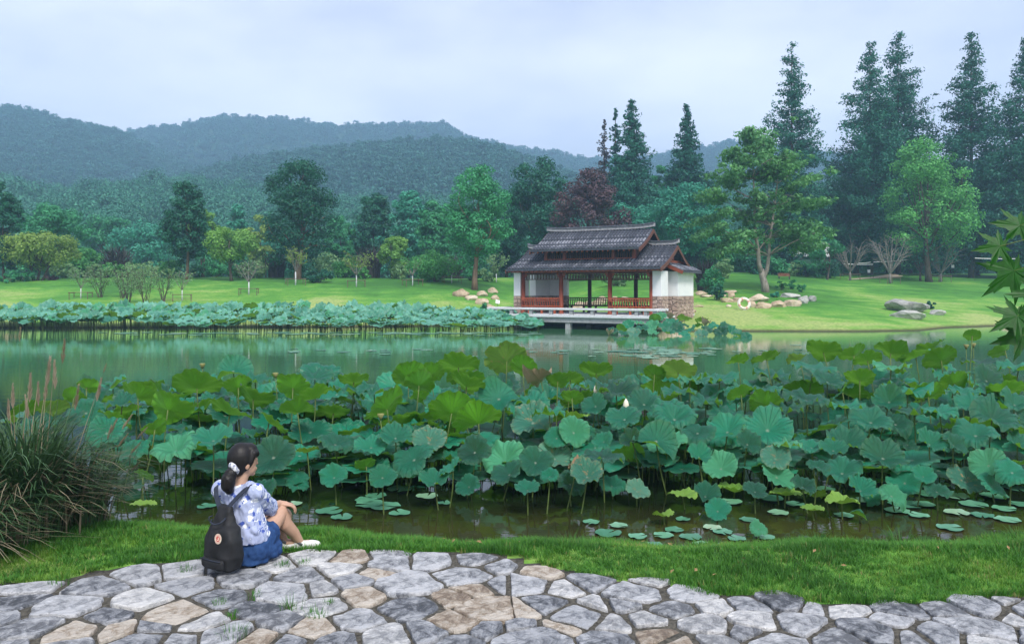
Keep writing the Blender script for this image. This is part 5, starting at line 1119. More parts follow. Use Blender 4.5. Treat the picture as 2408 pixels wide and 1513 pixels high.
# seed pods and closed buds
M['pod'] = simple('pod', (.14,.16,.05), (.26,.25,.10), 12, .7, .3); M['bud'] = simple('bud', (.62,.55,.42), (.80,.74,.62), 10, .6, .3)
for i, (dx, dy, kind, lab) in enumerate([(2272,813,'pod','left one of two pale seed pods near the single high leaf'),(2289,810,'pod','right one of two pale seed pods near the single high leaf'),(476,858,'pod','dark seed pod above the left bright leaves'),(648,880,'pod','nodding seed pod on a hooked stalk above the person'),(1402,917,'bud','cream lotus bud beside the level leaves'),(1472,952,'bud','greenish lotus bud left of the big teal leaf'),(895,977,'pod','yellow seed pod over the middle leaves')]):
    Y = float(np.interp(dy/K, *YT)); p = P(dx, dy, Y); r_ = empty('lotus_pod' if kind == 'pod' else 'lotus_bud', (p.x, p.y, 0), 0, lab, 'seed pod' if kind == 'pod' else 'flower bud', 'seed pods and buds of the lotus bed')
    if kind == 'pod': MB().tube([(0,0,p.z-.05),(0,0,p.z-.02),(0,0,p.z+.025),(0,0,p.z+.03)], [.008,.025,.045,.036], 12).build('pod', M['pod'], r_, True)
    else: MB().tube([(0,0,p.z-.06),(0,0,p.z-.035),(0,0,p.z),(0,0,p.z+.05),(0,0,p.z+.085)], [.006,.03,.04,.026,.004], 10).build('bud', M['bud'], r_, True)
    MB().tube([(.06,.05,-.1),(.03,.02,p.z*.5),(0,0,p.z-.05)], .006, 6).build('stalk', M['stalk'], r_, True)

# lily pads floating flat on the water
def pad_mesh(seed, na=34):
    r = np.random.default_rng(seed); V = [(0,0,.004)]; ph = r.uniform(0, 6.28, 3); w_ = r.uniform(.06, .22)
    for k in range(na+1):
        th = w_+(2*math.pi-2*w_)*k/na; q = 1+.05*math.sin(3*th+ph[0])+.03*math.sin(6*th+ph[1]); V.append((q*math.cos(th)*.55, q*math.sin(th)*.55, .003)); 
    for k in range(na+1):
        th = w_+(2*math.pi-2*w_)*k/na; q = 1+.05*math.sin(3*th+ph[0])+.03*math.sin(6*th+ph[1]); V.append((q*math.cos(th), q*math.sin(th), .006+.010*max(0, math.sin(4*th+ph[2])-.2)))
    Fq = [(0, 1+k, 2+k) for k in range(na)] + [(1+k, na+2+k, na+3+k, 2+k) for k in range(na)]
    return npmesh('lily_pad', V, Fq, True)
m, t, o = newmat('lily_pad'); M['pad'] = m; ob = N(t, 'ShaderNodeObjectInfo').outputs['Random']; n1 = noise(t, 2.5, 4, .6)
col = ramp(t, math_(t, 'MULTIPLY_ADD', ob, .8, math_(t, 'MULTIPLY_ADD', n1, .5, -.2)), [(.15, (.045,.17,.10)), (.5, (.10,.28,.17)), (.8, (.22,.36,.24)), (.97, (.33,.33,.22))])
p = principled(t, col, .35, .6); t.links.new(p.outputs[0], o.inputs[0])
PM = [pad_mesh(700+i) for i in range(5)]
for q in PM: q.materials.append(M['pad'])
def pad(dx, dy, wpx, lab, grp, zl=.004):
    p = gp(dx, dy, .0); o = link('lily_pad', PM[int(rl_.integers(5))], None); s_ = wpx*PXM(p.y)/2; o.location = (p.x, p.y, zl+rl_.uniform(0, .004)); o.scale = (s_, s_, 1); o.rotation_euler = (0, 0, rl_.uniform(0, 6.28)); tag(o, lab, 'lily pad', grp)
for q in """775,1202,62 805,1216,50 870,1185,70 905,1190,72 885,1166,50 940,1150,60 1005,1167,52 1045,1183,32 940,1206,50 860,1176,52 690,1185,40 485,1190,44 2130,1186,76 2050,1130,62 2062,1165,52 2176,1160,62 2245,1166,64 2172,1186,50 2290,1186,62 2340,1166,62 2362,1196,52 1455,1236,42 1430,1254,62 1585,1246,44 1560,1259,48 1625,1263,52 1675,1241,44 1700,1251,46 1650,1280,42 1690,1286,38 1732,1266,42 1800,1263,44 1830,1206,48 1605,1221,34 2235,1241,58 2100,1150,56 2210,1140,50 2320,1142,54 2390,1148,60 2400,1186,50 2020,1176,46 1940,1150,46 1720,1180,50 1812,1172,60 1870,1185,46 2110,1200,56 2160,1212,46 2250,1205,56 2310,1212,50 2370,1222,56 1985,1212,44 1760,1222,40 1500,1262,44 1390,1228,40 1540,1282,40 1760,1285,36""".split():
    a, b, c = map(float, q.split(',')); side = 'right of the seated person' if a < 1100 else 'in the open water before the right leaves' if a < 1860 else 'under the leaves at the right'
    sz = 'large' if c > 58 else 'small' if c < 45 else 'round'
    pad(a, b, c, '%s flat lily pad floating %s' % (sz, side), 'lily pads on the near water')
for i in range(22):
    dx = rl_.choice([690,745,790,860,905,980,1010,1130,1180,1250,1330,1380]) + rl_.normal()*12; pad(dx, 826+rl_.normal()*5, rl_.uniform(18, 34), 'thin pale lily pad out on the open middle water', 'lily pads on the middle water')
for i in range(46):
    pad(rl_.normal(1560, 55), rl_.normal(828, 6), rl_.uniform(22, 46), 'pale lily pad of the dense raft before the pavilion reflection', 'lily pads of the raft')
for i in range(14): pad(rl_.uniform(1640, 2000), rl_.uniform(805, 830), rl_.uniform(14, 28), 'stray lily pad on the water before the right lawn', 'stray lily pads')
for i in range(80): pad(rl_.uniform(240, 1260), 781+abs(rl_.normal())*3, rl_.uniform(18, 40), 'lily pad of the floating fringe before the far lotus bed', 'lily pads fringing the far bed')

# far lotus beds: one mass along the left shore, single leaves in the small bed by the deck
def far_lotus(seed, shp, i, mat):
    bl = BV[shp][i]; n = len(bl.vertices); co = np.zeros(n*3, np.float32); bl.vertices.foreach_get('co', co); co = co.reshape(-1, 3)*.42; r = np.random.default_rng(seed)
    al = R({'T': 34, 'H': 8, 'U': -40}[shp]); co = co @ np.array(Matrix.Rotation(al, 3, 'X')).T; co[:, 2] += 1.0
    me = bl.copy(); me.vertices.foreach_set('co', co.ravel()); me.name = 'lotus_leaf'; st = MB().tube([(.05,.04,-.1),(.02,0,.5),(0,0,.99)], .012, 5); bm = bmesh.new(); bm.from_mesh(me); k0 = len(bm.faces)
    vs_ = [bm.verts.new(q) for q in st.v]
    for f_ in st.f: fc = bm.faces.new([vs_[j] for j in f_]); fc.material_index = 1
    bm.to_mesh(me); bm.free(); me.materials.append(M[mat]); me.materials.append(M['stalk']); return me
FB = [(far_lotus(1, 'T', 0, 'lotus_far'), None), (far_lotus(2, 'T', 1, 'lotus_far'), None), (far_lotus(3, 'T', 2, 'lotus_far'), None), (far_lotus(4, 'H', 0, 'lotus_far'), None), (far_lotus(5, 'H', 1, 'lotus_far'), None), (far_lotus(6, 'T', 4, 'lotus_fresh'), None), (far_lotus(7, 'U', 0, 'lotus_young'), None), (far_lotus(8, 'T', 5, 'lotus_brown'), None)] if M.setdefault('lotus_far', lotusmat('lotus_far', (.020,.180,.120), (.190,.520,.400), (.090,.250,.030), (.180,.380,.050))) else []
n = 1400; X = rl_.uniform(-34, 1.6, n); u = rl_.random(n); Yb = 45.2+u*5.2+.4*np.sin(X*.8); Yb = np.where(X > -2, Yb+.25*np.clip(X+2, 0, 5)*.4, Yb)
hgt = (.42+.85*u**.8)*rl_.uniform(.8, 1.15, n); hgt = np.where(X < -20, np.maximum(hgt, .8*rl_.uniform(.7, 1.2, n)), hgt)
hgt = hgt*np.interp(X, [-8, -2, 2], [.88, .70, .5]); az_ = rl_.normal(0, .7, n); wd = rl_.uniform(.85, 1.15, n); sx = np.where(hgt < .8, .9, 1.05)*wd
idx = rl_.choice(8, n, p=[.2,.2,.19,.155,.135,.08,.038,.002]); wl = X < -15; idx = np.where(wl & (rl_.random(n) < .12), rl_.choice([5,5,6], n), idx)
fo = gn_scatter('lotus_bed', np.column_stack([X, Yb, np.zeros(n)]), np.column_stack([sx, sx, hgt]), np.column_stack([np.zeros(n), np.zeros(n), az_]), idx, FB); tag(fo, 'dense bed of blue green lotus along the far left shore', kind='stuff')
for q in """1440,775,30,T 1462,770,34,U 1478,763,36,T 1500,757,34,H 1510,770,40,T 1532,762,44,T 1540,748,36,U 1555,742,34,T 1562,765,40,T 1580,755,36,T 1592,770,38,T 1610,748,40,Y 1605,762,38,T 1622,775,40,T 1640,765,34,U 1650,752,36,Y 1662,775,36,T 1680,765,40,T 1695,778,42,T 1706,766,30,T 1722,778,34,T 1738,785,40,F 1755,788,30,T 1650,785,40,T 1570,780,36,T 1535,780,34,T 1490,780,40,T 1465,783,30,T 1610,785,36,T 1578,742,26,B 1660,757,26,B 1435,780,26,B""".split():
    a, b, c, k = q.split(','); b = float(b); Y = 40.5+(785-b)*.10
    lotus(float(a), b, float(c)*.88, k, Y, label={'T': 'blue green lotus leaf of the small bed by the deck', 'U': 'green backed lotus leaf of the small bed by the deck', 'H': 'level lotus leaf of the small bed by the deck', 'Y': 'yellow green lotus leaf of the small bed by the deck', 'F': 'folded leaf at the right end of the small bed by the deck', 'B': 'withered orange leaf of the small bed by the deck'}[k], group='lotus leaves of the small far bed')

# crowded lower leaves that fill the near bed
n = 430; Xn = rl_.uniform(-1, 1, n); Yn = rl_.uniform(9.0, 14.2, n); Xn = np.interp(Xn, [-1, 1], [0, 1]); lo_ = np.interp(Yn, [8.9, 10, 14], [-3.6, -4.6, -7.0]); hi_ = Yn*.68; Xn = lo_+(hi_-lo_)*Xn
cz = np.interp(Yn, [8.5, 9, 10, 11.5, 14], [.25, .45, .72, .98, 1.25]); hn = cz*rl_.uniform(.25, .66, n); sn = rl_.uniform(.55, .85, n)
fu = gn_scatter('lotus_undergrowth', np.column_stack([Xn, Yn, np.zeros(n)]), np.column_stack([sn, sn, hn]), np.column_stack([np.zeros(n), np.zeros(n), rl_.normal(0, 1.1, n)]), rl_.choice([8,9,10,11], n), FB + [(far_lotus(11, 'T', 0, 'lotus'), None), (far_lotus(12, 'T', 3, 'lotus'), None), (far_lotus(13, 'H', 2, 'lotus'), None), (far_lotus(14, 'U', 1, 'lotus'), None)]); tag(fu, 'crowded lower lotus leaves in the shade of the near bed', kind='stuff')
ORD = 'first second third fourth fifth sixth seventh eighth ninth tenth eleventh twelfth'.split()
def number_by_place(name):
    by = {}
    for o_ in COL.objects:
        if o_.parent is None and o_.name.split('.')[0] == name: by.setdefault(o_['label'], []).append(o_)
    for lab, os_ in by.items():
        if 1 < len(os_) <= 12:
            os_.sort(key=lambda q: q.location.x/q.location.y)
            for k, o_ in enumerate(os_): o_['label'] = lab + ', ' + ('leftmost' if k == 0 else 'rightmost' if k == len(os_)-1 else ORD[k] + ' from left')
number_by_place('lotus_leaf'); number_by_place('lily_pad')

# ------------------------------------------------------------------ silver grass clump at the left
M['reed'] = leafmat('reed', (.012,.042,.015), (.085,.175,.068), .2, .5, 3.); M['straw'] = leafmat('straw', (.09,.07,.045), (.34,.29,.19), .2, .6, 3.); M['plume'] = leafmat('plume', (.17,.125,.085), (.40,.33,.25), .3, .8, 8.)
def reed(seed, px, py, n, Ht, Rad, lab, plumes):
    z = tz(px, py); root = empty('silver_grass', (px, py, z), 0, lab, 'ornamental grass', 'silver grass clumps at the left')
    o = link('blade', blades_mesh(seed, n, Ht, Rad, .017, 1.1, 8, .30, .42), M['reed'], root); o['kind'] = 'stuff'
    o = link('dry_blade', blades_mesh(seed+1, n//3, Ht*.9, Rad*1.05, .011, 1.1, 7, .35, .5), M['straw'], root); o['kind'] = 'stuff'
    r = np.random.default_rng(seed)
    for (dx, dy, L, ln, col) in plumes:
        e = P(dx, dy, py)-root.location; b = Vector((e.x*.45+r.normal()*.08, r.normal()*.15, 0)); V = []; Fq = []
        st = MB().tube([b, b.lerp(e, .5)+Vector((-e.x*.06, 0, .03)), e], [.004, .003, .0015], 5)
        s_ = st.build('stem', M['straw' if col else 'reed'], root, True); d = Vector((ln, 0, 1)).normalized()
        for k in range(90):
            u = r.random(); c = e - d*L*(1-u)*.9; a = r.uniform(0, 6.28); q = (d*.9+Vector((math.cos(a), math.sin(a), 0))*.28).normalized(); l = .055*(1.15-u*.7)*L/.22; s = q.cross(Vector((0,1,.1))).normalized()*.0025
            i = len(V); V += [c-s, c+s, c+q*l+s*.3, c+q*l-s*.3]; Fq.append((i, i+1, i+2, i+3))
        link('plume', npmesh('plume', np.array(V), np.array(Fq)), M['plume'] if col else M['straw'], s_)
reed(801, -3.85, 6.30, 1300, 1.30, .66, 'big dark silver grass clump with reddish plumes at the left edge', [(72,880,.24,.05,1),(118,840,.25,.12,1),(128,850,.24,-.02,1),(152,800,.2,.1,0),(48,770,.12,.06,0),(30,905,.2,.0,1),(90,900,.2,0,1),(185,905,.22,.15,0),(238,890,.2,.2,1),(250,855,.08,.35,0),(20,940,.18,.0,1),(60,930,.2,-.1,1),(110,890,.2,.1,1)])
reed(811, -3.62, 6.75, 460, .95, .50, 'lighter arching silver grass in front of the left lotus leaves', [(275,985,.16,.5,0),(310,975,.16,.7,0),(300,1020,.15,.8,0),(330,1040,.14,.9,0),(262,1000,.14,.3,0),(345,1005,.13,.9,0),(330,1085,.12,1.0,0)])
reed(821, -3.95, 5.75, 560, .80, .58, 'nearest dark blades of silver grass low at the left edge', [])

# ------------------------------------------------------------------ maple twig reaching in at the right
M['maple'] = leafmat('maple', (.005,.040,.004), (.016,.110,.010), .3, .5, 6.)
def maple_leaf(seed):
    r = np.random.default_rng(seed); out_ = []
    for a, L in ((-150,.5),(-105,.78),(-52,.95),(0,1.1),(52,.95),(105,.78),(150,.5)):
        for da, k in ((-17,.46),(-9,.72),(-6,.70),(0,1.0),(6,.70),(9,.74),(17,.46)):
            t_ = R(a+da); out_.append((math.sin(t_)*L*k*r.uniform(.95,1.05), math.cos(t_)*L*k))
    V = [(0,0,0)] + [(x, y, -.18*(x*x+.5*y*y)+.03*math.sin(9*x)) for x, y in out_]; n = len(out_)
    return npmesh('leaf', V, [(0, 1+(k+1) % n, 1+k) for k in range(n)], False)
mr = empty('maple_branch', P(2560, 420, 2.7), 0, 'dark maple twig with pointed leaves hanging in at the right edge', 'branch'); 
tw = MB().tube([Vector(P(a, b, 2.7))-mr.location for a, b in ((2620,380),(2540,470),(2490,560),(2470,660),(2480,790))], [.006,.005,.004,.003,.0015], 6).build('twig', M['bark'], mr, True)
for i, (dx, dy, wpx, tx, phi) in enumerate([(2352,578,80,72,98),(2385,636,116,80,128),(2392,742,92,66,118),(2404,788,92,72,104),(2398,530,84,64,80),(2440,690,100,75,140)]):
    c = P(dx, dy, 2.7+.06*math.sin(i*2)); me = maple_leaf(900+i); me.materials.append(M['maple']); o = link('leaf', me, None, mr); o.location = c-mr.location; s_ = wpx*PXM(2.7)*.80; o.scale = (s_, s_, s_); o.rotation_euler = (Matrix.Rotation(R(tx), 3, 'X') @ Matrix.Rotation(R(phi), 3, 'Z')).to_euler()
    a = Vector(P(2480, dy-20, 2.7))-mr.location; MB().tube([a, a.lerp(o.location, .5)+Vector((0,0,.01)), o.location], .0012, 5).build('leaf_stalk', M['stalk'], mr)

# ------------------------------------------------------------------ the seated person and the backpack
PO = gp(573.2, 1315.2, .362)                                  # where she sits
def Q(cx, cy, d):
    """point of the enlarged photograph, d metres behind the seat point -> local metres"""
    k = 1+d/PO.y; return Vector(((cx-640)*.000756*k - .334*d, d, (1250-cy)*.000756*k - .334*d))
FW = Vector((.52, .854, 0)); RT = Vector((.854, -.52, 0)); UP = Vector((0, 0, 1))
TS = bpy.data.scenes.new('work'); TV = TS.view_layers[0]          # a side scene, so that fusing limbs does not re-evaluate the park
class Blob:
    """a union of tapered limbs and ellipsoids, fused into one skin"""
    def __init__(s): s.bm = bmesh.new()
    def ell(s, c, rx, ry, rz, ax=None, seg=20):
        r_ = bmesh.ops.create_uvsphere(s.bm, u_segments=seg, v_segments=seg//2+2, radius=1.0)['verts']; A = ax or (RT, FW, UP)
        for v in r_: v.co = Vector(c)+A[0]*v.co.x*rx+A[1]*v.co.y*ry+A[2]*v.co.z*rz
        return s
    def limb(s, pts, rad, n=16, sub=4):
        P_ = []; R_ = []
        for i in range(len(pts)-1):
            for k in range(sub): P_.append(Vector(pts[i]).lerp(Vector(pts[i+1]), k/sub)); R_.append(rad[i]+(rad[i+1]-rad[i])*k/sub)
        P_.append(Vector(pts[-1])); R_.append(rad[-1])
        mb = MB().tube(P_, R_, n); vs_ = [s.bm.verts.new(q) for q in mb.v]
        for f in mb.f: s.bm.faces.new([vs_[j] for j in f])
        s.ell(pts[0], rad[0], rad[0], rad[0], seg=12); s.ell(pts[-1], rad[-1], rad[-1], rad[-1], seg=12)
        for i in range(1, len(pts)-1): s.ell(pts[i], rad[i], rad[i], rad[i], seg=12)
        return s
    def rings(s, rs_):
        """stack of ellipse rings: (centre, half width, half depth[, ax])"""
        R_ = []
        for q in rs_:
            c, a, b = q[:3]; A = q[3] if len(q) > 3 else (RT, FW); R_.append([Vector(c)+A[0]*(math.copysign(abs(math.cos(t_))**.8, math.cos(t_))*a)+A[1]*(math.copysign(abs(math.sin(t_))**.8, math.sin(t_))*b) for t_ in np.linspace(0, 2*math.pi, 29)[:-1]])
        mb = MB().loft(R_); vs_ = [s.bm.verts.new(q) for q in mb.v]
        for f in mb.f: s.bm.faces.new([vs_[j] for j in f])
        return s
    def build(s, name, mat, parent, vox=.006, smooth=6, wrinkle=0., freq=14):
        bmesh.ops.recalc_face_normals(s.bm, faces=s.bm.faces); me = bpy.data.meshes.new(name+'_raw'); s.bm.to_mesh(me); s.bm.free(); o = bpy.data.objects.new(name+'_raw', me); TS.collection.objects.link(o)
        m1 = o.modifiers.new('r', 'REMESH'); m1.mode = 'VOXEL'; m1.voxel_size = vox
        m2 = o.modifiers.new('s', 'SMOOTH'); m2.factor = .5; m2.iterations = smooth
        TV.update(); dg = TV.depsgraph; out_ = bpy.data.meshes.new_from_object(o.evaluated_get(dg)); out_.name = name
        bpy.data.objects.remove(o); bpy.data.meshes.remove(me)
        if wrinkle:
            n = len(out_.vertices); co = np.zeros(n*3, np.float32); no = np.zeros(n*3, np.float32); out_.vertices.foreach_get('co', co); out_.vertices.foreach_get('normal', no); co = co.reshape(-1,3); no = no.reshape(-1,3)
            w_ = np.array([mnoise.noise(Vector((c[0]*freq+c[2]*freq*.55, c[1]*freq, c[2]*freq*.45)))+.5*mnoise.noise(Vector((c[0]*freq*2.1, c[1]*freq*2.1, c[2]*freq*1.2))) for c in co])
            co += no*(wrinkle*w_)[:, None]; out_.vertices.foreach_set('co', co.ravel()); out_.update()
        out_.polygons.foreach_set('use_smooth', np.ones(len(out_.polygons), bool)); out_.materials.clear(); return link(name, out_, mat, parent)
M['skin'] = simple('skin', (.42,.25,.175), (.50,.31,.22), 6, .5, .4, .001, .2)
M['hair'] = simple('hair', (.004,.0035,.004), (.010,.008,.009), 60, .5, .3, .004, .6, (1,1,.12))
M['denim'] = simple('denim', (.010,.032,.105), (.026,.072,.20), 22, .8, .2, .003, .5)
M['shoe'] = simple('shoe', (.50,.50,.50), (.66,.66,.65), 20, .7, .3); M['shoe_dark'] = simple('shoe_dark', (.05,.05,.06), (.09,.09,.10), 20, .7, .3)
M['pack'] = simple('pack', (.006,.0065,.008), (.014,.015,.018), 18, .7, .35, .004, .5); M['pack_trim'] = simple('pack_trim', (.012,.016,.030), (.026,.034,.055), 25, .7, .35)
m, t, o = newmat('blouse'); M['blouse'] = m
tcn = N(t, 'ShaderNodeTexCoord').outputs['Object']; wv = N(t, 'ShaderNodeTexWave'); wv.inputs['Scale'].default_value = 55; wv.inputs['Distortion'].default_value = 1.5; wv.inputs['Detail'].default_value = 1; t.links.new(tcn, wv.inputs['Vector'])
col = ramp(t, wv.outputs['Fac'], [(.3, (.17,.22,.42)), (.6, (.50,.54,.69))])
def petals(scale, loc, lim, c, k=5, sharp=.35):
    global col
    mp_ = N(t, 'ShaderNodeMapping'); mp_.inputs['Location'].default_value = loc; t.links.new(tcn, mp_.inputs[0]); wn = N(t, 'ShaderNodeTexNoise'); wn.inputs['Scale'].default_value = 38; t.links.new(mp_.outputs[0], wn.inputs['Vector'])
    v = N(t, 'ShaderNodeTexVoronoi'); v.inputs['Scale'].default_value = scale; t.links.new(mp_.outputs[0], v.inputs['Vector'])
    d = math_(t, 'MULTIPLY_ADD', math_(t, 'SUBTRACT', wn.outputs['Fac'], .5), sharp*2.4, v.outputs['Distance']); col = mix(t, mrange(t, d, lim, lim+.05, 1, 0), col, c)
petals(13.5, (0,0,0), .22, (.055,.095,.36)); petals(13.5, (.026,.014,.022), .24, (.78,.81,.88)); petals(10.0, (.3,.1,.2), .12, (.07,.12,.42)); petals(10.0, (.325,.11,.185), .15, (.78,.81,.88))
p = principled(t, col, .8, .2); t.links.new(p.outputs[0], o.inputs[0])
m, t, o = newmat('scrunchie'); M['scrunchie'] = m; n1 = noise(t, 55, 2); p = principled(t, ramp(t, n1, [(.42, (.20,.22,.30)), (.52, (.66,.66,.70))]), .9, .2); t.links.new(p.outputs[0], o.inputs[0])

wo = empty('person', PO, 0, 'person with dark ponytail in floral blouse and denim skirt sitting on the paving', 'person')
HF = Vector((.74, .673, 0)); HR = Vector((.673, -.74, 0))        # where the head looks
hipR, hipL = Q(738, 1150, -.01), Q(600, 1120, .13); kneeR, kneeL = Q(985, 812, .31), Q(880, 760, .47); ankR, ankL = Q(1160, 1080, .43), Q(1012, 1062, .42)
shR, shL = Q(745, 618, -.05), Q(425, 590, .11); elR, elL = Q(868, 772, .18), Q(640, 800, .40); wrR, wrL = Q(975, 722, .33), Q(960, 748, .40)
pel, waist, chest, neckb = Q(675, 1150, .04), Q(655, 900, .03), Q(615, 700, .03), Q(598, 545, .045)
hc = Q(640, 325, .06)
b = Blob()
b.limb([hipR, hipR.lerp(kneeR, .5)+Vector((0,0,.01)), kneeR, kneeR.lerp(ankR, .35)+Vector((-.012,-.02,0)), kneeR.lerp(ankR, .7), ankR], [.082, .072, .053, .053, .042, .031])
b.limb([hipL, hipL.lerp(kneeL, .5), kneeL, kneeL.lerp(ankL, .35)+Vector((-.012,-.02,0)), kneeL.lerp(ankL, .7), ankL], [.082, .072, .053, .053, .042, .031])
b.ell(ankR+Vector((.05, .02, -.02)), .075, .032, .028, (Vector((.95,.31,0)), Vector((-.31,.95,0)), UP)); b.ell(ankL+Vector((.04, .0, -.02)), .075, .032, .028, (Vector((.95,.1,0)), Vector((-.1,.95,0)), UP))
b.rings([(pel+Vector((0,0,-.06)), .15, .11), (pel, .155, .115), (waist, .115, .085), (chest, .13, .09), (chest.lerp(neckb, .6), .15, .075), (neckb, .055, .05)])
b.limb([shR, elR, wrR], [.048, .037, .024]); b.limb([shL, elL, wrL], [.048, .037, .024])
b.limb([neckb+Vector((0,0,-.03)), Q(615, 500, .05), hc+Vector((0,0,-.06))], [.056, .046, .05])
# head: skull, jaw, nose, lips, brow, ears
b.ell(hc, .074, .092, .108, (HR, HF, UP)); b.ell(hc+HF*.03+Vector((0,0,-.055)), .055, .058, .060, (HR, HF, UP)); b.ell(hc+HF*.062+Vector((0,0,-.098)), .026, .022, .020, (HR, HF, UP))
b.limb([hc+HF*.088+Vector((0,0,.0)), hc+HF*.098+Vector((0,0,-.032))], [.008, .011], 10); b.ell(hc+HF*.086+Vector((0,0,-.066)), .022, .012, .008, (HR, HF, UP)); b.ell(hc+HF*.083+Vector((0,0,-.078)), .019, .011, .008, (HR, HF, UP))
b.ell(hc+HF*.078+Vector((0,0,.022)), .045, .014, .010, (HR, HF, UP))
for s_ in (-1, 1): b.ell(hc+HR*.076*s_+HF*-.008+Vector((0,0,-.022)), .010, .020, .032, (HR, HF, UP)); b.ell(hc+HF*.080+HR*.034*s_+Vector((0,0,.002)), .015, .010, .009, (HR, HF, UP))
# hands: palm, four curled fingers and a thumb, folded over the knee
def hand(wr, fwd, side, nrm, sc_=1.0):
    pc = wr+fwd*.045*sc_; b.ell(pc, .040*sc_, .046*sc_, .016*sc_, (side, fwd, nrm)); b.limb([wr, pc], [.022, .022], 10)
    for i, (o_, L) in enumerate(((-.030,.066),(-.010,.076),(.011,.072),(.030,.056))):
        k0 = pc+fwd*.038*sc_+side*o_*sc_; k1 = k0+(fwd*.86-nrm*.45).normalized()*L*.48*sc_; k2 = k1+(fwd*.45-nrm*.88).normalized()*L*.32*sc_; k3 = k2+(fwd*.05-nrm).normalized()*L*.26*sc_; b.limb([pc+side*o_*.8*sc_, k0, k1, k2, k3], [.010, .0100, .0088, .0080, .0070], 10, 2)
    t0 = pc-side*.034*sc_-fwd*.018*sc_; t1 = t0-side*.022*sc_+fwd*.026*sc_-nrm*.008; t2 = t1+fwd*.026*sc_-nrm*.012; b.limb([t0, t1, t2], [.012, .0105, .0085], 10, 2)
hand(wrR, Vector((.93, .25, -.20)).normalized(), Vector((.25, -.95, .0)).normalized(), Vector((.2, 0, .98)).normalized())
hand(wrL, Vector((.80, -.05, -.42)).normalized(), Vector((.05, -1, .0)).normalized(), Vector((.45, 0, .89)).normalized())
b.build('body', M['skin'], wo, .0052, 4)
# eyes on the half-turned face
for s_ in (-1, 1): Blob().ell(hc+HF*.0845+HR*.033*s_+Vector((0,0,.003)), .013, .006, .006, (HR, HF, UP)).build('eye', M['shoe_dark'], wo, .0035, 1)
# hair: cap, side lock, ponytail
h = Blob(); h.ell(hc-HF*.020+Vector((0,0,.020)), .092, .098, .112, (HR, HF, UP)); h.ell(hc-HF*.050+Vector((0,0,-.030)), .078, .062, .078, (HR, HF, UP)); h.ell(hc+HF*.035+Vector((0,0,.078)), .075, .058, .045, (HR, HF, UP))
for s_ in (-1, 1): h.limb([hc+HR*.072*s_+HF*.045+Vector((0,0,.055)), hc+HR*.080*s_+HF*.016+Vector((0,0,.000))], [.026, .014], 10)
h.ell(hc+HR*.052+HF*.072+Vector((0,0,.050)), .030, .018, .030, (HR, HF, UP))
h.build('hair', M['hair'], wo, .006, 6, .0008, 60)
Blob().limb([Q(560, 410, -.055), Q(520, 450, -.075), Q(497, 500, -.085), Q(492, 555, -.085), Q(505, 600, -.08), Q(518, 622, -.075)], [.030, .043, .050, .047, .032, .012]).build('ponytail', M['hair'], wo, .006, 4, .003, 60)
sc_ = Blob(); c0 = Q(548, 398, -.058)
for k in range(9):
    a = k*2*math.pi/9; sc_.ell(c0+HR*math.cos(a)*.028*1.0+(UP*.75+HF*-.5).normalized()*math.sin(a)*.030, .020, .018, .020)
sc_.build('scrunchie', M['scrunchie'], wo, .0045, 2, .003, 70)
# blouse: loose body, elbow sleeves
bl = Blob(); bl.rings([(Q(680, 1060, .02), .150, .125), (Q(675, 1000, .02), .158, .128), (Q(660, 900, .02), .146, .112), (Q(638, 780, .02), .148, .104), (Q(615, 680, .02), .160, .100), (Q(603, 610, .03), .160, .088), (Q(598, 565, .04), .120, .070), (Q(597, 540, .045), .080, .058)])
bl.limb([shR.lerp(neckb, .35), shR, shR.lerp(elR, .6), elR.lerp(wrR, .12)], [.056, .066, .062, .060]); bl.limb([shL.lerp(neckb, .35), shL, shL.lerp(elL, .6), elL], [.056, .066, .060, .056])
bl.limb([Q(740, 980, -.09), Q(800, 1020, -.02), Q(805, 1035, .02)], [.030, .035, .028]); bl.limb([Q(715, 1030, -.10), Q(728, 1100, -.11)], [.022, .012])
bl.build('blouse', M['blouse'], wo, .006, 4, .009, 24)
# denim skirt round hips and thighs, resting on the stone
sk = Blob(); hem = hipR.lerp(kneeR, .40); hemL = hipL.lerp(kneeL, .40)
sk.rings([(pel+Vector((0,0,.10)), .150, .120), (pel+Vector((0,0,.02)), .165, .135), (pel+Vector((0,0,-.072)), .165, .135)])
sk.limb([hipR, hem], [.108, .104]); sk.limb([hipL, hemL], [.105, .100]); sk.limb([hipR+Vector((.05,.03,-.02)), Q(930, 1120, .12)], [.075, .055]); sk.limb([Q(840, 1185, .03), Q(950, 1165, .10)], [.045, .040]); sk.ell(hem.lerp(hemL, .5), .10, .09, .085)
sk.limb([Q(760, 1210, -.05), Q(930, 1195, .06)], [.035, .028])
sk.build('skirt', M['denim'], wo, .006, 4, .008, 24)
# canvas shoes
for an, ax in ((ankR, Vector((.94, .33, 0))), (ankL, Vector((.98, .12, 0)))):
    ay = Vector((-ax.y, ax.x, 0)); gz = -.058; base = an+ax*.050; base.z = gz
    s_ = Blob(); s_.ell(base+Vector((0,0,.030)), .105, .040, .030, (ax, ay, UP)); s_.ell(base-ax*.055+Vector((0,0,.040)), .045, .036, .036, (ax, ay, UP)); s_.limb([base-ax*.065+Vector((0,0,.012)), base+ax*.075+Vector((0,0,.012))], [.034, .036])
    so = s_.build('shoe', M['shoe'], wo, .005, 3); MB().tube([an+Vector((-.004,-.004,-.018)), an+Vector((.004,.002,-.004))], [.041, .040], 14).build('collar', M['shoe_dark'], so, True)

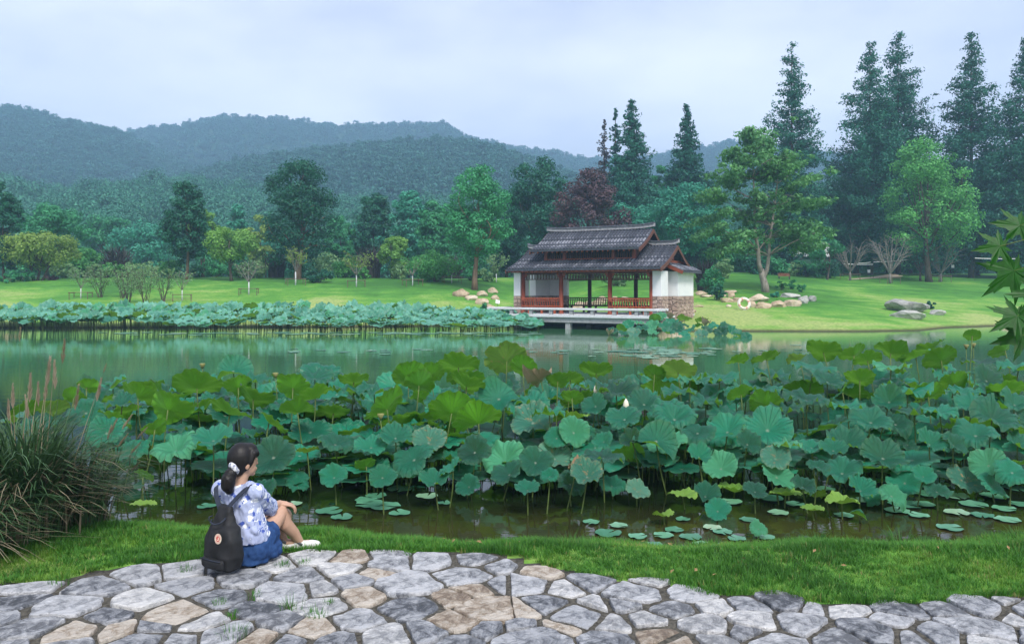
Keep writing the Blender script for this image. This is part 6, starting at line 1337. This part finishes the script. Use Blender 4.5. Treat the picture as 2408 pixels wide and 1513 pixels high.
# backpack
pb = Q(455, 1280, -.185); pk_ = empty('backpack', PO+Vector((pb.x, pb.y, 0)), 0, 'black backpack with a round red emblem worn by the seated person', 'backpack'); BK = -FW
base = Vector((0, 0, .004)); W_ = Blob()
def ring(z, w_, d_, ox=0., ob_=0.): return (base+RT*ox+BK*ob_+UP*z, w_, d_, (RT, FW))
W_.rings([ring(.0, .105, .055), ring(.015, .138, .078), ring(.10, .156, .092), ring(.20, .148, .084, -.004), ring(.27, .124, .070, -.010, -.010), ring(.305, .088, .052, -.020, -.022), ring(.36, .066, .040, -.026, -.035), ring(.405, .058, .028, -.030, -.045), ring(.412, .045, .018, -.030, -.046)])
pbody = W_.build('pack_body', M['pack'], pk_, .006, 4, .011, 13)
Blob().rings([(base+BK*.072+UP*.022, .100, .020, (RT, FW)), (base+BK*.088+UP*.035, .108, .030, (RT, FW)), (base+BK*.092+UP*.075, .108, .030, (RT, FW)), (base+BK*.085+UP*.092, .104, .022, (RT, FW))]).build('front_pocket', M['pack'], pk_, .006, 3, .003, 20)
MB().tube([base+RT*x+BK*(.118-.9*abs(x)**2.2)+UP*.090 for x in np.linspace(-.10, .10, 11)], .0035, 6).build('zip', M['pack_trim'], pk_, True)
def rel(v): return PO+v-pk_.location
def strap(pts, w_=.034):
    rings = []
    for i, q in enumerate(pts):
        q = Vector(q); d = (Vector(pts[min(i+1, len(pts)-1)])-Vector(pts[max(i-1, 0)])).normalized(); nrm = BK*.75+UP*.5; sd_ = d.cross(nrm).normalized(); n2 = sd_.cross(d).normalized(); rings.append([q+sd_*w_/2+n2*.003, q-sd_*w_/2+n2*.003, q-sd_*w_/2-n2*.003, q+sd_*w_/2-n2*.003])
    MB().loft(rings).build('shoulder_strap', M['pack_trim'], pk_, False)
top = base+UP*.37+RT*-.02-BK*.03
strap([rel(Q(492, 765, -.155)), rel(Q(545, 705, -.135)), rel(Q(600, 645, -.115)), rel(Q(655, 595, -.105)), rel(Q(700, 555, -.075)), rel(Q(715, 552, -.02)), rel(Q(730, 600, .06))])
strap([rel(Q(418, 765, -.135)), rel(Q(398, 705, -.09)), rel(Q(382, 640, -.03)), rel(Q(380, 580, .03)), rel(Q(392, 545, .09)), rel(Q(410, 545, .15))])
MB().tube([rel(Q(*q)) for q in ((345,870,-.20),(330,900,-.235),(365,922,-.25),(420,910,-.25),(455,880,-.24),(470,860,-.215))], .0055, 8).build('handle', M['pack_trim'], pk_, True)
MB().tube([rel(Q(*q)) for q in ((350,900,-.20),(315,880,-.22),(318,850,-.21),(350,838,-.19))], .0045, 8).build('handle', M['pack_trim'], pk_, True)
# round emblem sewn on the front
M['patch'] = simple('patch', (.66,.56,.44), (.72,.63,.52), 30, .8, .2); M['patch_red'] = simple('patch_red', (.46,.045,.035), (.52,.06,.045), 30, .8, .2)
ec = rel(Q(404, 1053, -.285)); ex, ey = RT.copy(), (UP*.985+BK*-.12).normalized(); en = ex.cross(ey).normalized(); 
if en.dot(BK) < 0: en = -en
def disc(r0, off, name, mat, n=32, shape=None):
    pts = shape or [(math.cos(2*math.pi*k/n)*r0, math.sin(2*math.pi*k/n)*r0) for k in range(n)]
    a = [ec+ex*x+ey*y+en*off for x, y in pts]; c = [q-en*.0012 for q in a]; return MB().loft([c, a]).build(name, mat, emb if name != 'emblem' else pk_)
emb = None; emb = disc(.0335, .004, 'emblem', M['patch']); disc(.0185, .0046, 'red_disc', M['patch_red'])
disc(0, .0052, 'fox', M['patch'], shape=[(-.010,-.006),(-.004,-.012),(.004,-.012),(.010,-.006),(.011,.002),(.007,.009),(.009,.013),(.004,.011),(.001,.012),(.001,.007),(-.003,.004),(.002,.003),(.004,-.002),(.001,-.006),(-.005,-.005),(-.008,-.001)])
bmL = bmesh.new()
def ring_text(s, a0, a1, flip=False):
    for k, ch in enumerate(s):
        cu = bpy.data.curves.new('letter', 'FONT'); cu.body = ch; cu.size = .0125; cu.align_x = 'CENTER'; cu.align_y = 'CENTER'; ob_ = bpy.data.objects.new('letter', cu); TS.collection.objects.link(ob_); TV.update()
        me = bpy.data.meshes.new_from_object(ob_.evaluated_get(TV.depsgraph)); bpy.data.objects.remove(ob_)
        a = R(a0+(a1-a0)*k/(len(s)-1)); u = Vector((math.cos(a), math.sin(a))); dn = -u if flip else u; tx = Vector((dn.y, -dn.x))
        c = u*.0262
        for v in me.vertices: q = c+tx*v.co.x+dn*v.co.y; v.co = ec+ex*q.x+ey*q.y+en*.0050
        bmL.from_mesh(me); bpy.data.meshes.remove(me); bpy.data.curves.remove(cu)
ring_text('FJÄLLRÄVEN', 172, 8); ring_text('KÅNKEN', 222, 318, True)
meL = bpy.data.meshes.new('lettering'); bmL.to_mesh(meL); bmL.free(); link('lettering', meL, M['patch_red'], emb)

bpy.data.scenes.remove(TS)

# ------------------------------------------------------------------ haze: the damp air between here and the hills
hz = MB().box(-900, 900, -60, 1120, -2.2, 215).build('haze', None); tag(hz, 'thin pale blue haze over the valley', kind='stuff')
m, t, o = newmat('haze_air'); pv = N(t, 'ShaderNodeVolumePrincipled'); pv.inputs['Color'].default_value = (.46, .70, 1.0, 1)
pv.inputs["Density"].default_value = .00085; pv.inputs['Anisotropy'].default_value = .1
t.links.new(pv.outputs[0], o.inputs['Volume']); hz.data.materials.append(m); hz.display_type = 'WIRE'
